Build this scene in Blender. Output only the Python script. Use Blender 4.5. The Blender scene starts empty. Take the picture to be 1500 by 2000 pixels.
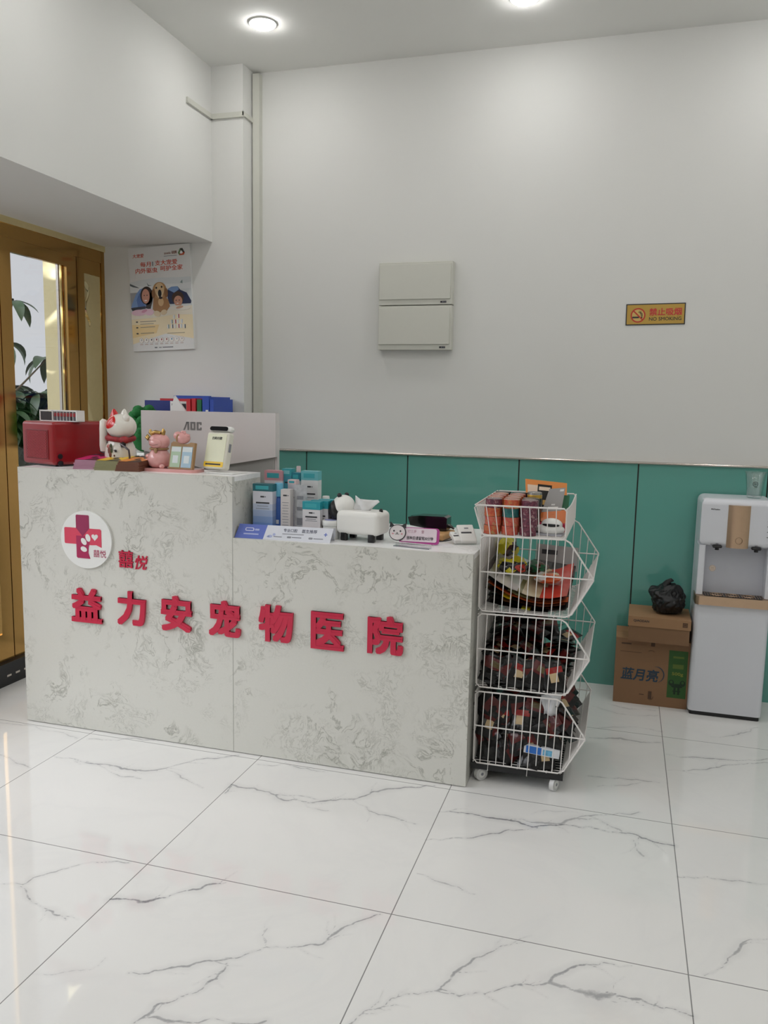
import bpy, bmesh, math, random
import numpy as np
from mathutils import Matrix, Vector, Euler, noise as mnoise

SC = bpy.context.scene
COL = SC.collection
PI = math.pi

# ------------------------------------------------------------------ camera
YAW, PITCH, ROLL = -0.287503544, -0.131643660, 0.0192265661
cam_d = bpy.data.cameras.new('camera')
cam = bpy.data.objects.new('camera', cam_d)
COL.objects.link(cam)
_f = Vector((math.sin(YAW) * math.cos(PITCH), math.cos(YAW) * math.cos(PITCH), math.sin(PITCH)))
_r = Vector((math.cos(YAW), -math.sin(YAW), 0.0))
_u = _r.cross(_f)
_r2 = math.cos(ROLL) * _r + math.sin(ROLL) * _u
_u2 = -math.sin(ROLL) * _r + math.cos(ROLL) * _u
cam.matrix_world = Matrix(((_r2.x, _u2.x, -_f.x, 0.565366), (_r2.y, _u2.y, -_f.y, -2.064936),
                           (_r2.z, _u2.z, -_f.z, 1.445988), (0, 0, 0, 1)))
cam_d.sensor_fit = 'HORIZONTAL'
cam_d.sensor_width = 36.0
cam_d.lens = 1574.81 / 1500.0 * 36.0
cam_d.clip_start = 0.05
SC.camera = cam

# ------------------------------------------------------------------ exposure, sky
SC.view_settings.view_transform = 'Standard'
SC.view_settings.look = 'None'
SC.view_settings.gamma = 1.0
SC.view_settings.use_curve_mapping = False
SC.view_settings.exposure = 0.2
LAMP = 69.0          # radiance of the ceiling downlight diffusers
SKY = 0.62
SUNNY = 9.0

w = bpy.data.worlds.new('sky')
SC.world = w
w.use_nodes = True
_bg = w.node_tree.nodes['Background']
# overcast sky, much brighter high up on the street side of the added glazing
_nt = w.node_tree
_tc = _nt.nodes.new('ShaderNodeTexCoord'); _sx = _nt.nodes.new('ShaderNodeSeparateXYZ'); _mr = _nt.nodes.new('ShaderNodeMapRange')
_mr.interpolation_type = 'SMOOTHSTEP'
for _i, _v in ((1, 0.15), (2, -0.45), (3, 0.0), (4, SKY * (SUNNY - 1))): _mr.inputs[_i].default_value = _v
_nt.links.new(_tc.outputs['Generated'], _sx.inputs[0]); _nt.links.new(_sx.outputs[1], _mr.inputs[0])
_me = _nt.nodes.new('ShaderNodeMapRange'); _me.interpolation_type = 'SMOOTHSTEP'
for _i, _v in ((1, 0.12), (2, 0.35), (3, 0.0), (4, 1.0)): _me.inputs[_i].default_value = _v
_nt.links.new(_sx.outputs[2], _me.inputs[0])
_mm = _nt.nodes.new('ShaderNodeMath'); _mm.operation = 'MULTIPLY_ADD'; _mm.inputs[2].default_value = SKY
_nt.links.new(_mr.outputs[0], _mm.inputs[0]); _nt.links.new(_me.outputs[0], _mm.inputs[1])
_nt.links.new(_mm.outputs[0], _bg.inputs[1])
_bg.inputs[0].default_value = (0.94, 0.93, 1.0, 1)

# ------------------------------------------------------------------ materials
def lin(c):
    return tuple(((v / 255.0) / 12.92 if v <= 10 else (((v / 255.0) + 0.055) / 1.055) ** 2.4) for v in c)

_mats = {}
def mat(name, rgb, rough=0.5, metal=0.0, spec=0.5, coat=0.0, var=0.04, scale=30.0, bump=0.0, alpha=None, sheen=0.0):
    if name in _mats:
        return _mats[name]
    m = bpy.data.materials.new(name)
    m.use_nodes = True
    nt = m.node_tree
    b = nt.nodes['Principled BSDF']
    c = lin(rgb)
    tc = nt.nodes.new('ShaderNodeTexCoord')
    nz = nt.nodes.new('ShaderNodeTexNoise')
    nz.inputs['Scale'].default_value = scale
    nz.inputs['Detail'].default_value = 3
    nt.links.new(tc.outputs['Object'], nz.inputs['Vector'])
    mx = nt.nodes.new('ShaderNodeMix')
    mx.data_type = 'RGBA'
    mx.inputs[6].default_value = (c[0] * (1 - var), c[1] * (1 - var), c[2] * (1 - var), 1)
    mx.inputs[7].default_value = (min(1, c[0] * (1 + var)), min(1, c[1] * (1 + var)), min(1, c[2] * (1 + var)), 1)
    nt.links.new(nz.outputs['Fac'], mx.inputs[0])
    nt.links.new(mx.outputs[2], b.inputs['Base Color'])
    b.inputs['Roughness'].default_value = rough
    b.inputs['Metallic'].default_value = metal
    b.inputs['Specular IOR Level'].default_value = spec
    b.inputs['Coat Weight'].default_value = coat
    b.inputs['Coat Roughness'].default_value = 0.05
    if bump:
        bp = nt.nodes.new('ShaderNodeBump')
        bp.inputs['Strength'].default_value = bump
        bp.inputs['Distance'].default_value = 0.01
        nt.links.new(nz.outputs['Fac'], bp.inputs['Height'])
        nt.links.new(bp.outputs['Normal'], b.inputs['Normal'])
    _mats[name] = m
    return m

class NT:
    """small helper for writing node trees"""
    def __init__(s, name):
        s.m = bpy.data.materials.new(name)
        s.m.use_nodes = True
        s.t = s.m.node_tree
        s.b = s.t.nodes['Principled BSDF']
        _mats[name] = s.m
    def n(s, kind, **kw):
        x = s.t.nodes.new('ShaderNode' + kind)
        for k, v in kw.items():
            setattr(x, k, v)
        return x
    def l(s, a, b):
        s.t.links.new(a, b)
    def math(s, op, a, b=None, c=None, clamp=False):
        x = s.n('Math', operation=op, use_clamp=clamp)
        for i, v in enumerate((a, b, c)):
            if v is None: continue
            if isinstance(v, (int, float)): x.inputs[i].default_value = v
            else: s.l(v, x.inputs[i])
        return x.outputs[0]
    def noise(s, vec, scale, detail=3, rough=0.5, dist=0.0):
        x = s.n('TexNoise')
        x.inputs['Scale'].default_value = scale
        x.inputs['Detail'].default_value = detail
        x.inputs['Roughness'].default_value = rough
        x.inputs['Distortion'].default_value = dist
        if vec is not None: s.l(vec, x.inputs['Vector'])
        return x
    def ramp(s, fac, stops):
        x = s.n('ValToRGB')
        e = x.color_ramp.elements
        while len(e) < len(stops): e.new(0.5)
        for q, (p, c) in zip(e, stops):
            q.position = p
            q.color = (*(c if isinstance(c, tuple) else (c, c, c)), 1)
        s.l(fac, x.inputs[0])
        return x.outputs[0]
    def mix(s, fac, a, b):
        x = s.n('Mix', data_type='RGBA')
        for i, v in ((0, fac), (6, a), (7, b)):
            if isinstance(v, tuple): x.inputs[i].default_value = (*v, 1)
            elif isinstance(v, (int, float)): x.inputs[i].default_value = v
            else: s.l(v, x.inputs[i])
        return x.outputs[2]

M_wall = mat('white_wall_paint', (222, 222, 218), 0.75, spec=0.25, var=0.012, scale=3, bump=0.02)
M_ceil = mat('ceiling_paint', (232, 232, 228), 0.8, spec=0.2, var=0.01, scale=3)
M_white = mat('white_plastic', (232, 232, 228), 0.3, var=0.01)
M_offwhite = mat('ivory_plastic', (207, 207, 197), 0.45, var=0.01)
M_wire = mat('white_coated_wire', (226, 222, 218), 0.35, var=0.02)
M_black = mat('black_plastic', (22, 22, 24), 0.35, var=0.1)
M_ink = mat('dark_ink', (48, 48, 52), 0.6)
M_inkgrey = mat('grey_ink', (140, 142, 148), 0.6)
M_chrome = mat('chrome_strip', (205, 198, 190), 0.18, metal=1.0, var=0.02)
M_seam = mat('dark_joint', (48, 44, 40), 0.6)

def make_teal():
    k = NT('teal_glass_panel')
    tc = k.n('TexCoord')
    nz = k.noise(tc.outputs['Object'], 1.3, 2)
    k.l(k.mix(nz.outputs['Fac'], lin((97, 163, 150)), lin((103, 169, 156))), k.b.inputs['Base Color'])
    k.b.inputs['Roughness'].default_value = 0.06
    k.b.inputs['Specular IOR Level'].default_value = 0.5
    n2 = k.noise(tc.outputs['Object'], 2.5, 1)
    bp = k.n('Bump')
    bp.inputs['Strength'].default_value = 0.05
    bp.inputs['Distance'].default_value = 0.02
    k.l(n2.outputs['Fac'], bp.inputs['Height'])
    k.l(bp.outputs['Normal'], k.b.inputs['Normal'])
    return k.m
M_teal = make_teal()

def make_floor():
    k = NT('polished_marble_tile')
    geo = k.n('NewGeometry')
    pos = geo.outputs['Position']
    sx = k.n('SeparateXYZ'); k.l(pos, sx.inputs[0])
    d = k.n('Attribute', attribute_name='vein_distance').outputs['Fac']
    s = k.n('Attribute', attribute_name='vein_strength').outputs['Fac']
    n1 = k.noise(pos, 28, 4, 0.65)
    n2 = k.noise(pos, 7, 2)
    dd = k.math('ADD', d, k.math('MULTIPLY', k.math('SUBTRACT', n1.outputs['Fac'], 0.5), 1.7))
    core = k.n('MapRange', interpolation_type='SMOOTHSTEP')
    k.l(dd, core.inputs[0])
    for i, v in ((1, 0.15), (2, 1.05), (3, 1.0), (4, 0.0)): core.inputs[i].default_value = v
    halo = k.n('MapRange', interpolation_type='SMOOTHSTEP')
    k.l(dd, halo.inputs[0])
    for i, v in ((1, 0.3), (2, 5.0), (3, 0.16), (4, 0.0)): halo.inputs[i].default_value = v
    brk = k.n('MapRange'); k.l(n2.outputs['Fac'], brk.inputs[0])
    for i, v in ((1, 0.25), (2, 0.5), (3, 0.72), (4, 1.0)): brk.inputs[i].default_value = v
    a = k.math('MULTIPLY', k.math('MULTIPLY', k.math('MAXIMUM', core.outputs[0], halo.outputs[0]), s), brk.outputs[0], clamp=True)
    # faint cloudy wisps everywhere
    wz = k.noise(pos, 1.6, 6, 0.6, 1.2)
    wisp = k.ramp(k.math('ABSOLUTE', k.math('SUBTRACT', wz.outputs['Fac'], 0.5)), [(0.0, 0.10), (0.05, 0.03), (0.2, 0.0)])
    base = k.mix(wisp, lin((236, 235, 232)), lin((205, 206, 208)))
    vein = k.mix(k.math('MULTIPLY', a, 0.9), base, lin((124, 124, 129)))
    # tile joints every 0.8 m
    def joint(c):
        f = k.math('FRACT', k.math('ADD', k.math('DIVIDE', c, 0.8), 100.5))
        q = k.math('ABSOLUTE', k.math('SUBTRACT', f, 0.5))
        return k.math('LESS_THAN', q, 0.0020)
    j = k.math('MAXIMUM', joint(sx.outputs[0]), joint(sx.outputs[1]))
    col = k.mix(k.math('MULTIPLY', j, 0.72), vein, lin((62, 62, 60)))
    k.l(col, k.b.inputs['Base Color'])
    k.l(k.math('ADD', k.math('MULTIPLY', n2.outputs['Fac'], 0.03), 0.025), k.b.inputs['Roughness'])
    k.b.inputs['Specular IOR Level'].default_value = 0.5
    return k.m
M_floor = make_floor()

def make_counter(name, amount, tone):
    k = NT(name)
    tc = k.n('TexCoord')
    P = tc.outputs['Object']
    wv = k.noise(P, 4.2, 3, 0.55, 0.0)
    vm = k.n('VectorMath', operation='MULTIPLY_ADD')
    k.l(wv.outputs['Color'], vm.inputs[0]); vm.inputs[1].default_value = (0.26, 0.26, 0.26); k.l(P, vm.inputs[2])
    Q = vm.outputs[0]
    n1 = k.noise(Q, 8.5, 6, 0.66, 0.7)
    band = k.math('ABSOLUTE', k.math('SUBTRACT', n1.outputs['Fac'], 0.53))
    v1 = k.ramp(band, [(0.0, 1.0), (0.010, 0.5), (0.028, 0.0)])
    n3 = k.noise(Q, 24, 5, 0.65, 1.0)
    v2 = k.ramp(k.math('ABSOLUTE', k.math('SUBTRACT', n3.outputs['Fac'], 0.47)), [(0.0, 0.8), (0.014, 0.35), (0.036, 0.0)])
    msk = k.ramp(k.noise(P, 3.4, 3, 0.55, 0.6).outputs['Fac'], [(0.49, 0.0), (0.60, 1.0)])
    msk2 = k.ramp(k.noise(P, 5.0, 2, 0.5, 0.3).outputs['Fac'], [(0.50, 0.0), (0.60, 0.9)])
    cl = k.ramp(k.noise(Q, 5.5, 4, 0.6, 0.8).outputs['Fac'], [(0.54, 0.0), (0.74, 0.22)])
    a = k.math('MAXIMUM', k.math('MULTIPLY', v1, msk), k.math('MULTIPLY', v2, msk2))
    a = k.math('MAXIMUM', a, k.math('MULTIPLY', cl, msk))
    fn = k.noise(P, 220, 2)
    base = k.mix(fn.outputs['Fac'], lin(tone), lin(tuple(v + 6 for v in tone)))
    k.l(k.mix(k.math('MULTIPLY', a, amount, clamp=True), base, lin((128, 128, 115))), k.b.inputs['Base Color'])
    k.b.inputs['Roughness'].default_value = 0.28
    k.b.inputs['Specular IOR Level'].default_value = 0.4
    return k.m
M_counter = make_counter('swirled_quartz_stone', 0.7, (208, 207, 199))
M_top = make_counter('pale_quartz_worktop', 0.25, (244, 244, 243))

def make_gold(name, rgb, rough, wave, wscale):
    k = NT(name)
    k.b.inputs['Metallic'].default_value = 1.0
    k.b.inputs['Roughness'].default_value = rough
    tc = k.n('TexCoord')
    nz = k.noise(tc.outputs['Object'], wscale, 1, 0.4, 0.8)
    n2 = k.noise(tc.outputs['Object'], 40, 3)
    c = lin(rgb)
    k.l(k.mix(n2.outputs['Fac'], tuple(v * 0.95 for v in c), tuple(min(1, v * 1.05) for v in c)), k.b.inputs['Base Color'])
    bp = k.n('Bump')
    bp.inputs['Strength'].default_value = wave
    bp.inputs['Distance'].default_value = 0.05
    k.l(nz.outputs['Fac'], bp.inputs['Height'])
    k.l(bp.outputs['Normal'], k.b.inputs['Normal'])
    return k.m
M_gold = make_gold('gold_mirror_steel', (182, 143, 84), 0.12, 0.06, 2.0)  # stile gold, base colour darkened to stand in for dark reflections
M_goldpane = make_gold('buckled_gold_mirror_steel', (236, 222, 176), 0.05, 0.7, 5.0)
M_goldwave = make_gold('wavy_gold_mirror_steel', (240, 226, 178), 0.04, 0.35, 4.0)
M_brass = make_gold('brushed_rose_gold', (208, 178, 150), 0.38, 0.0, 3.0)
M_ornament_gold = make_gold('ornament_gold', (190, 155, 95), 0.3, 0.0, 3.0)

def make_glass(name, tint=(0.95, 0.97, 0.96), f0=0.03):
    m = bpy.data.materials.new(name)
    m.use_nodes = True
    t = m.node_tree
    t.nodes.remove(t.nodes['Principled BSDF'])
    out = [x for x in t.nodes if x.type == 'OUTPUT_MATERIAL'][0]
    tr = t.nodes.new('ShaderNodeBsdfTransparent'); tr.inputs[0].default_value = (*tint, 1)
    gl = t.nodes.new('ShaderNodeBsdfGlossy'); gl.inputs['Roughness'].default_value = 0.02
    lw = t.nodes.new('ShaderNodeLayerWeight'); lw.inputs[0].default_value = 0.5
    pw = t.nodes.new('ShaderNodeMath'); pw.operation = 'POWER'; pw.inputs[1].default_value = 4.0
    t.links.new(lw.outputs['Facing'], pw.inputs[0])
    fr = t.nodes.new('ShaderNodeMath'); fr.operation = 'MULTIPLY_ADD'; fr.inputs[1].default_value = 0.9; fr.inputs[2].default_value = f0
    t.links.new(pw.outputs[0], fr.inputs[0])
    mx = t.nodes.new('ShaderNodeMixShader')
    t.links.new(fr.outputs[0], mx.inputs[0])
    t.links.new(tr.outputs[0], mx.inputs[1]); t.links.new(gl.outputs[0], mx.inputs[2])
    t.links.new(mx.outputs[0], out.inputs[0])
    return m
M_glass = make_glass('clear_door_glass')
M_cup = make_glass('clear_cup_plastic', (0.96, 0.97, 0.97), .12)
M_acrylic = make_glass('clear_acrylic', (0.9, 0.92, 0.92))

def make_lamp():
    m = bpy.data.materials.new('glowing_lamp_diffuser')
    m.use_nodes = True
    b = m.node_tree.nodes['Principled BSDF']
    b.inputs['Base Color'].default_value = (0.9, 0.9, 0.88, 1)
    b.inputs['Emission Color'].default_value = (1.0, 0.985, 0.975, 1)
    b.inputs['Emission Strength'].default_value = LAMP
    return m
M_lamp = make_lamp()

# ------------------------------------------------------------------ mesh building
class MB:
    def __init__(s):
        s.v, s.f, s.mi, s.mats = [], [], [], []
        s.M = Matrix.Identity(4)
    def mid(s, m):
        if m not in s.mats: s.mats.append(m)
        return s.mats.index(m)
    def add(s, vs, fs, m):
        o = len(s.v); k = s.mid(m)
        s.v += [tuple(s.M @ Vector(p)) for p in vs]
        s.f += [tuple(i + o for i in f) for f in fs]
        s.mi += [k] * len(fs)
        return s
    def box(s, x0, x1, y0, y1, z0, z1, m):
        return s.add([(x0, y0, z0), (x1, y0, z0), (x1, y1, z0), (x0, y1, z0), (x0, y0, z1), (x1, y0, z1), (x1, y1, z1), (x0, y1, z1)],
                     [(0, 3, 2, 1), (4, 5, 6, 7), (0, 1, 5, 4), (1, 2, 6, 5), (2, 3, 7, 6), (3, 0, 4, 7)], m)
    def rbox(s, x0, x1, y0, y1, z0, z1, m, r=0.01, seg=3, axes='xyz'):
        bm = bmesh.new()
        bmesh.ops.create_cube(bm, size=1.0)
        for v in bm.verts:
            v.co = Vector(((x0 + x1) / 2 + v.co.x * (x1 - x0), (y0 + y1) / 2 + v.co.y * (y1 - y0), (z0 + z1) / 2 + v.co.z * (z1 - z0)))
        def ax(e):
            d = e.verts[1].co - e.verts[0].co
            return 'xyz'[max(range(3), key=lambda i: abs(d[i]))]
        es = [e for e in bm.edges if ax(e) in axes]
        bmesh.ops.bevel(bm, geom=es, offset=r, segments=seg, profile=0.5, affect='EDGES', clamp_overlap=True)
        s.bm(bm, m)
        return s
    def bm(s, bm, m):
        bm.verts.ensure_lookup_table(); bm.verts.index_update()
        s.add([v.co.copy() for v in bm.verts], [tuple(v.index for v in f.verts) for f in bm.faces], m)
        bm.free()
        return s
    def cyl(s, p0, p1, r0, m, r1=None, n=12, caps=True):
        r1 = r0 if r1 is None else r1
        p0, p1 = Vector(p0), Vector(p1)
        d = (p1 - p0).normalized()
        a = d.orthogonal().normalized(); b = d.cross(a)
        vs = []
        for p, r in ((p0, r0), (p1, r1)):
            for i in range(n):
                t = 2 * PI * i / n
                vs.append(p + (a * math.cos(t) + b * math.sin(t)) * r)
        fs = [(i, (i + 1) % n, n + (i + 1) % n, n + i) for i in range(n)]
        if caps: fs += [tuple(range(n - 1, -1, -1)), tuple(range(n, 2 * n))]
        return s.add(vs, fs, m)
    def tube(s, pts, r, m, n=8, closed=False):
        pts = [Vector(p) for p in pts]
        rs = r if isinstance(r, (list, tuple)) else [r] * len(pts)
        N = len(pts); vs = []
        up = None
        for i, p in enumerate(pts):
            if closed: t = (pts[(i + 1) % N] - pts[i - 1])
            else: t = pts[min(i + 1, N - 1)] - pts[max(i - 1, 0)]
            t.normalize()
            if up is None: up = t.orthogonal().normalized()
            up = (up - t * up.dot(t))
            if up.length < 1e-6: up = t.orthogonal()
            up.normalize()
            b = t.cross(up)
            for j in range(n):
                q = 2 * PI * j / n
                vs.append(p + (up * math.cos(q) + b * math.sin(q)) * rs[i])
        fs = []
        for i in range(N if closed else N - 1):
            k = (i + 1) % N
            for j in range(n):
                fs.append((i * n + j, i * n + (j + 1) % n, k * n + (j + 1) % n, k * n + j))
        if not closed: fs += [tuple(range(n - 1, -1, -1)), tuple((N - 1) * n + j for j in range(n))]
        return s.add(vs, fs, m)
    def lathe(s, prof, m, c=(0, 0, 0), n=24, sx=1.0, sy=1.0):
        """profile of (r, z), from bottom to top"""
        vs, fs = [], []
        for r, z in prof:
            for j in range(n):
                q = 2 * PI * j / n
                vs.append((c[0] + r * math.cos(q) * sx, c[1] + r * math.sin(q) * sy, c[2] + z))
        for i in range(len(prof) - 1):
            for j in range(n):
                fs.append((i * n + j, i * n + (j + 1) % n, (i + 1) * n + (j + 1) % n, (i + 1) * n + j))
        if prof[0][0] > 1e-5: fs.append(tuple(range(n - 1, -1, -1)))
        if prof[-1][0] > 1e-5: fs.append(tuple((len(prof) - 1) * n + j for j in range(n)))
        return s.add(vs, fs, m)
    def ball(s, c, r, m, n=20, k=12):
        r = r if isinstance(r, (list, tuple)) else (r, r, r)
        vs = [(c[0], c[1], c[2] - r[2])]; fs = []
        for i in range(1, k):
            a = -PI / 2 + PI * i / k
            for j in range(n):
                q = 2 * PI * j / n
                vs.append((c[0] + r[0] * math.cos(a) * math.cos(q), c[1] + r[1] * math.cos(a) * math.sin(q), c[2] + r[2] * math.sin(a)))
        vs.append((c[0], c[1], c[2] + r[2]))
        L = len(vs) - 1
        for j in range(n):
            fs.append((0, 1 + (j + 1) % n, 1 + j))
            fs.append((L, L - n + j, L - n + (j + 1) % n))
        for i in range(k - 2):
            for j in range(n):
                a = 1 + i * n
                fs.append((a + j, a + (j + 1) % n, a + n + (j + 1) % n, a + n + j))
        return s.add(vs, fs, m)
    def prism(s, poly, y0, y1, m):
        """polygon in (x, z) counter-clockwise seen from the front (-y); extruded from y0 (front) to y1"""
        n = len(poly)
        vs = [(x, y0, z) for x, z in poly] + [(x, y1, z) for x, z in poly]
        fs = [tuple(range(n)), tuple(range(2 * n - 1, n - 1, -1))]
        fs += [(i, n + i, n + (i + 1) % n, (i + 1) % n) for i in range(n)]
        return s.add(vs, fs, m)
    def build(s, name, parent=None, smooth=True, angle=38, wn=False, loc=None, rot=None):
        me = bpy.data.meshes.new(name)
        me.from_pydata([tuple(p) for p in s.v], [], s.f)
        for m in s.mats: me.materials.append(m)
        me.polygons.foreach_set('material_index', s.mi)
        if smooth:
            me.polygons.foreach_set('use_smooth', [True] * len(s.f))
            me.set_sharp_from_angle(angle=math.radians(angle))
        me.update()
        o = bpy.data.objects.new(name, me)
        COL.objects.link(o)
        if parent: o.parent = parent
        if loc: o.location = loc
        if rot: o.rotation_euler = rot
        if wn:
            md = o.modifiers.new('weighted', 'WEIGHTED_NORMAL'); md.keep_sharp = True
        return o

def ell(cx, cz, rx, rz, n=24, a0=0.0, a1=2 * PI, rot=0.0):
    full = abs(a1 - a0 - 2 * PI) < 1e-6
    out = []
    for i in range(n if full else n + 1):
        t = a0 + (a1 - a0) * i / n
        x, z = rx * math.cos(t), rz * math.sin(t)
        out.append((cx + x * math.cos(rot) - z * math.sin(rot), cz + x * math.sin(rot) + z * math.cos(rot)))
    return out
def rrect(x0, x1, z0, z1, r, k=5):
    out = []
    for cx, cz, a in ((x1 - r, z0 + r, -PI / 2), (x1 - r, z1 - r, 0), (x0 + r, z1 - r, PI / 2), (x0 + r, z0 + r, PI)):
        for i in range(k + 1):
            t = a + PI / 2 * i / k
            out.append((cx + r * math.cos(t), cz + r * math.sin(t)))
    return out
def rect(x0, x1, z0, z1):
    return [(x0, z0), (x1, z0), (x1, z1), (x0, z1)]

def text_mb(mb, body, cx, cz, w, h, y, m, depth=0.0004, bold=0.0, M=None, shear=0.0, spacing=1.0, keep=False):
    """writes a line of lettering, fitted to w x h around (cx, cz), standing on the plane y and facing -y"""
    cu = bpy.data.curves.new('lettering', 'FONT')
    cu.body = body; cu.size = 1.0; cu.resolution_u = 3
    cu.extrude = 0.5; cu.shear = shear; cu.space_character = spacing
    o = bpy.data.objects.new('lettering', cu)
    COL.objects.link(o)
    dg = bpy.context.evaluated_depsgraph_get()
    me = bpy.data.meshes.new_from_object(o.evaluated_get(dg))
    n = len(me.vertices)
    co = np.empty(n * 3); me.vertices.foreach_get('co', co); co = co.reshape(-1, 3)
    lo, hi = co.min(0), co.max(0)
    k = np.array([w / max(hi[0] - lo[0], 1e-6), h / max(hi[1] - lo[1], 1e-6)])
    if keep: k[:] = k.min()
    c = (lo + hi) / 2
    k = np.array([(w - 2 * bold * h) / max(hi[0] - lo[0], 1e-6), (h - 2 * bold * h) / max(hi[1] - lo[1], 1e-6)]) if not keep else k
    fs = [tuple(p.vertices) for p in me.polygons]
    # heavier strokes: the same outline set down again all round, a bold's width away
    offs = [(0, 0)] + ([(dx * bold * h, dz * bold * h) for dx, dz in ((1, 0), (1, 1), (0, 1), (-1, 1), (-1, 0), (-1, -1), (0, -1), (1, -1))] if bold > 0.015 else
                       [(dx * bold * h, dz * bold * h) for dx, dz in ((1, 0), (-1, 0), (0, 1), (0, -1))] if bold > 0 else [])
    for i_, (dx, dz) in enumerate(offs):
        st = i_ * max(.00005, depth * .03)
        vs = []
        for p in co:
            q = Vector((cx + dx + (p[0] - c[0]) * k[0], y - st - (p[2] + 0.5) * depth, cz + dz + (p[1] - c[1]) * k[1]))
            vs.append(M @ q if M else q)
        mb.add(vs, fs, m)
    bpy.data.objects.remove(o); bpy.data.curves.remove(cu); bpy.data.meshes.remove(me)
    return mb

def tag(o, label=None, cat=None, group=None, kind=None):
    for k, v in (('label', label), ('category', cat), ('group', group), ('kind', kind)):
        if v: o[k] = v
    return o
def thing(name, label, cat, loc=(0, 0, 0), rz=0.0, group=None, rot=None):
    o = bpy.data.objects.new(name, None)
    o.empty_display_size = 0.05
    COL.objects.link(o)
    o.location = loc
    o.rotation_euler = rot if rot else (0, 0, rz)
    return tag(o, label, cat, group)
def struct(o):
    o['kind'] = 'structure'
    return o
def dup(root, loc, rot=None, label=None, group=None):
    r = root.copy(); COL.objects.link(r); r.location = loc
    if rot is not None: r.rotation_euler = rot
    if label: r['label'] = label
    if group: r['group'] = group
    for ch in list(root.children):
        c = ch.copy(); COL.objects.link(c); c.parent = r
        for g in list(ch.children):
            d = g.copy(); COL.objects.link(d); d.parent = c
    return r
ORD = ['first', 'second', 'third', 'fourth', 'fifth', 'sixth', 'seventh', 'eighth', 'ninth', 'tenth']

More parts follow.
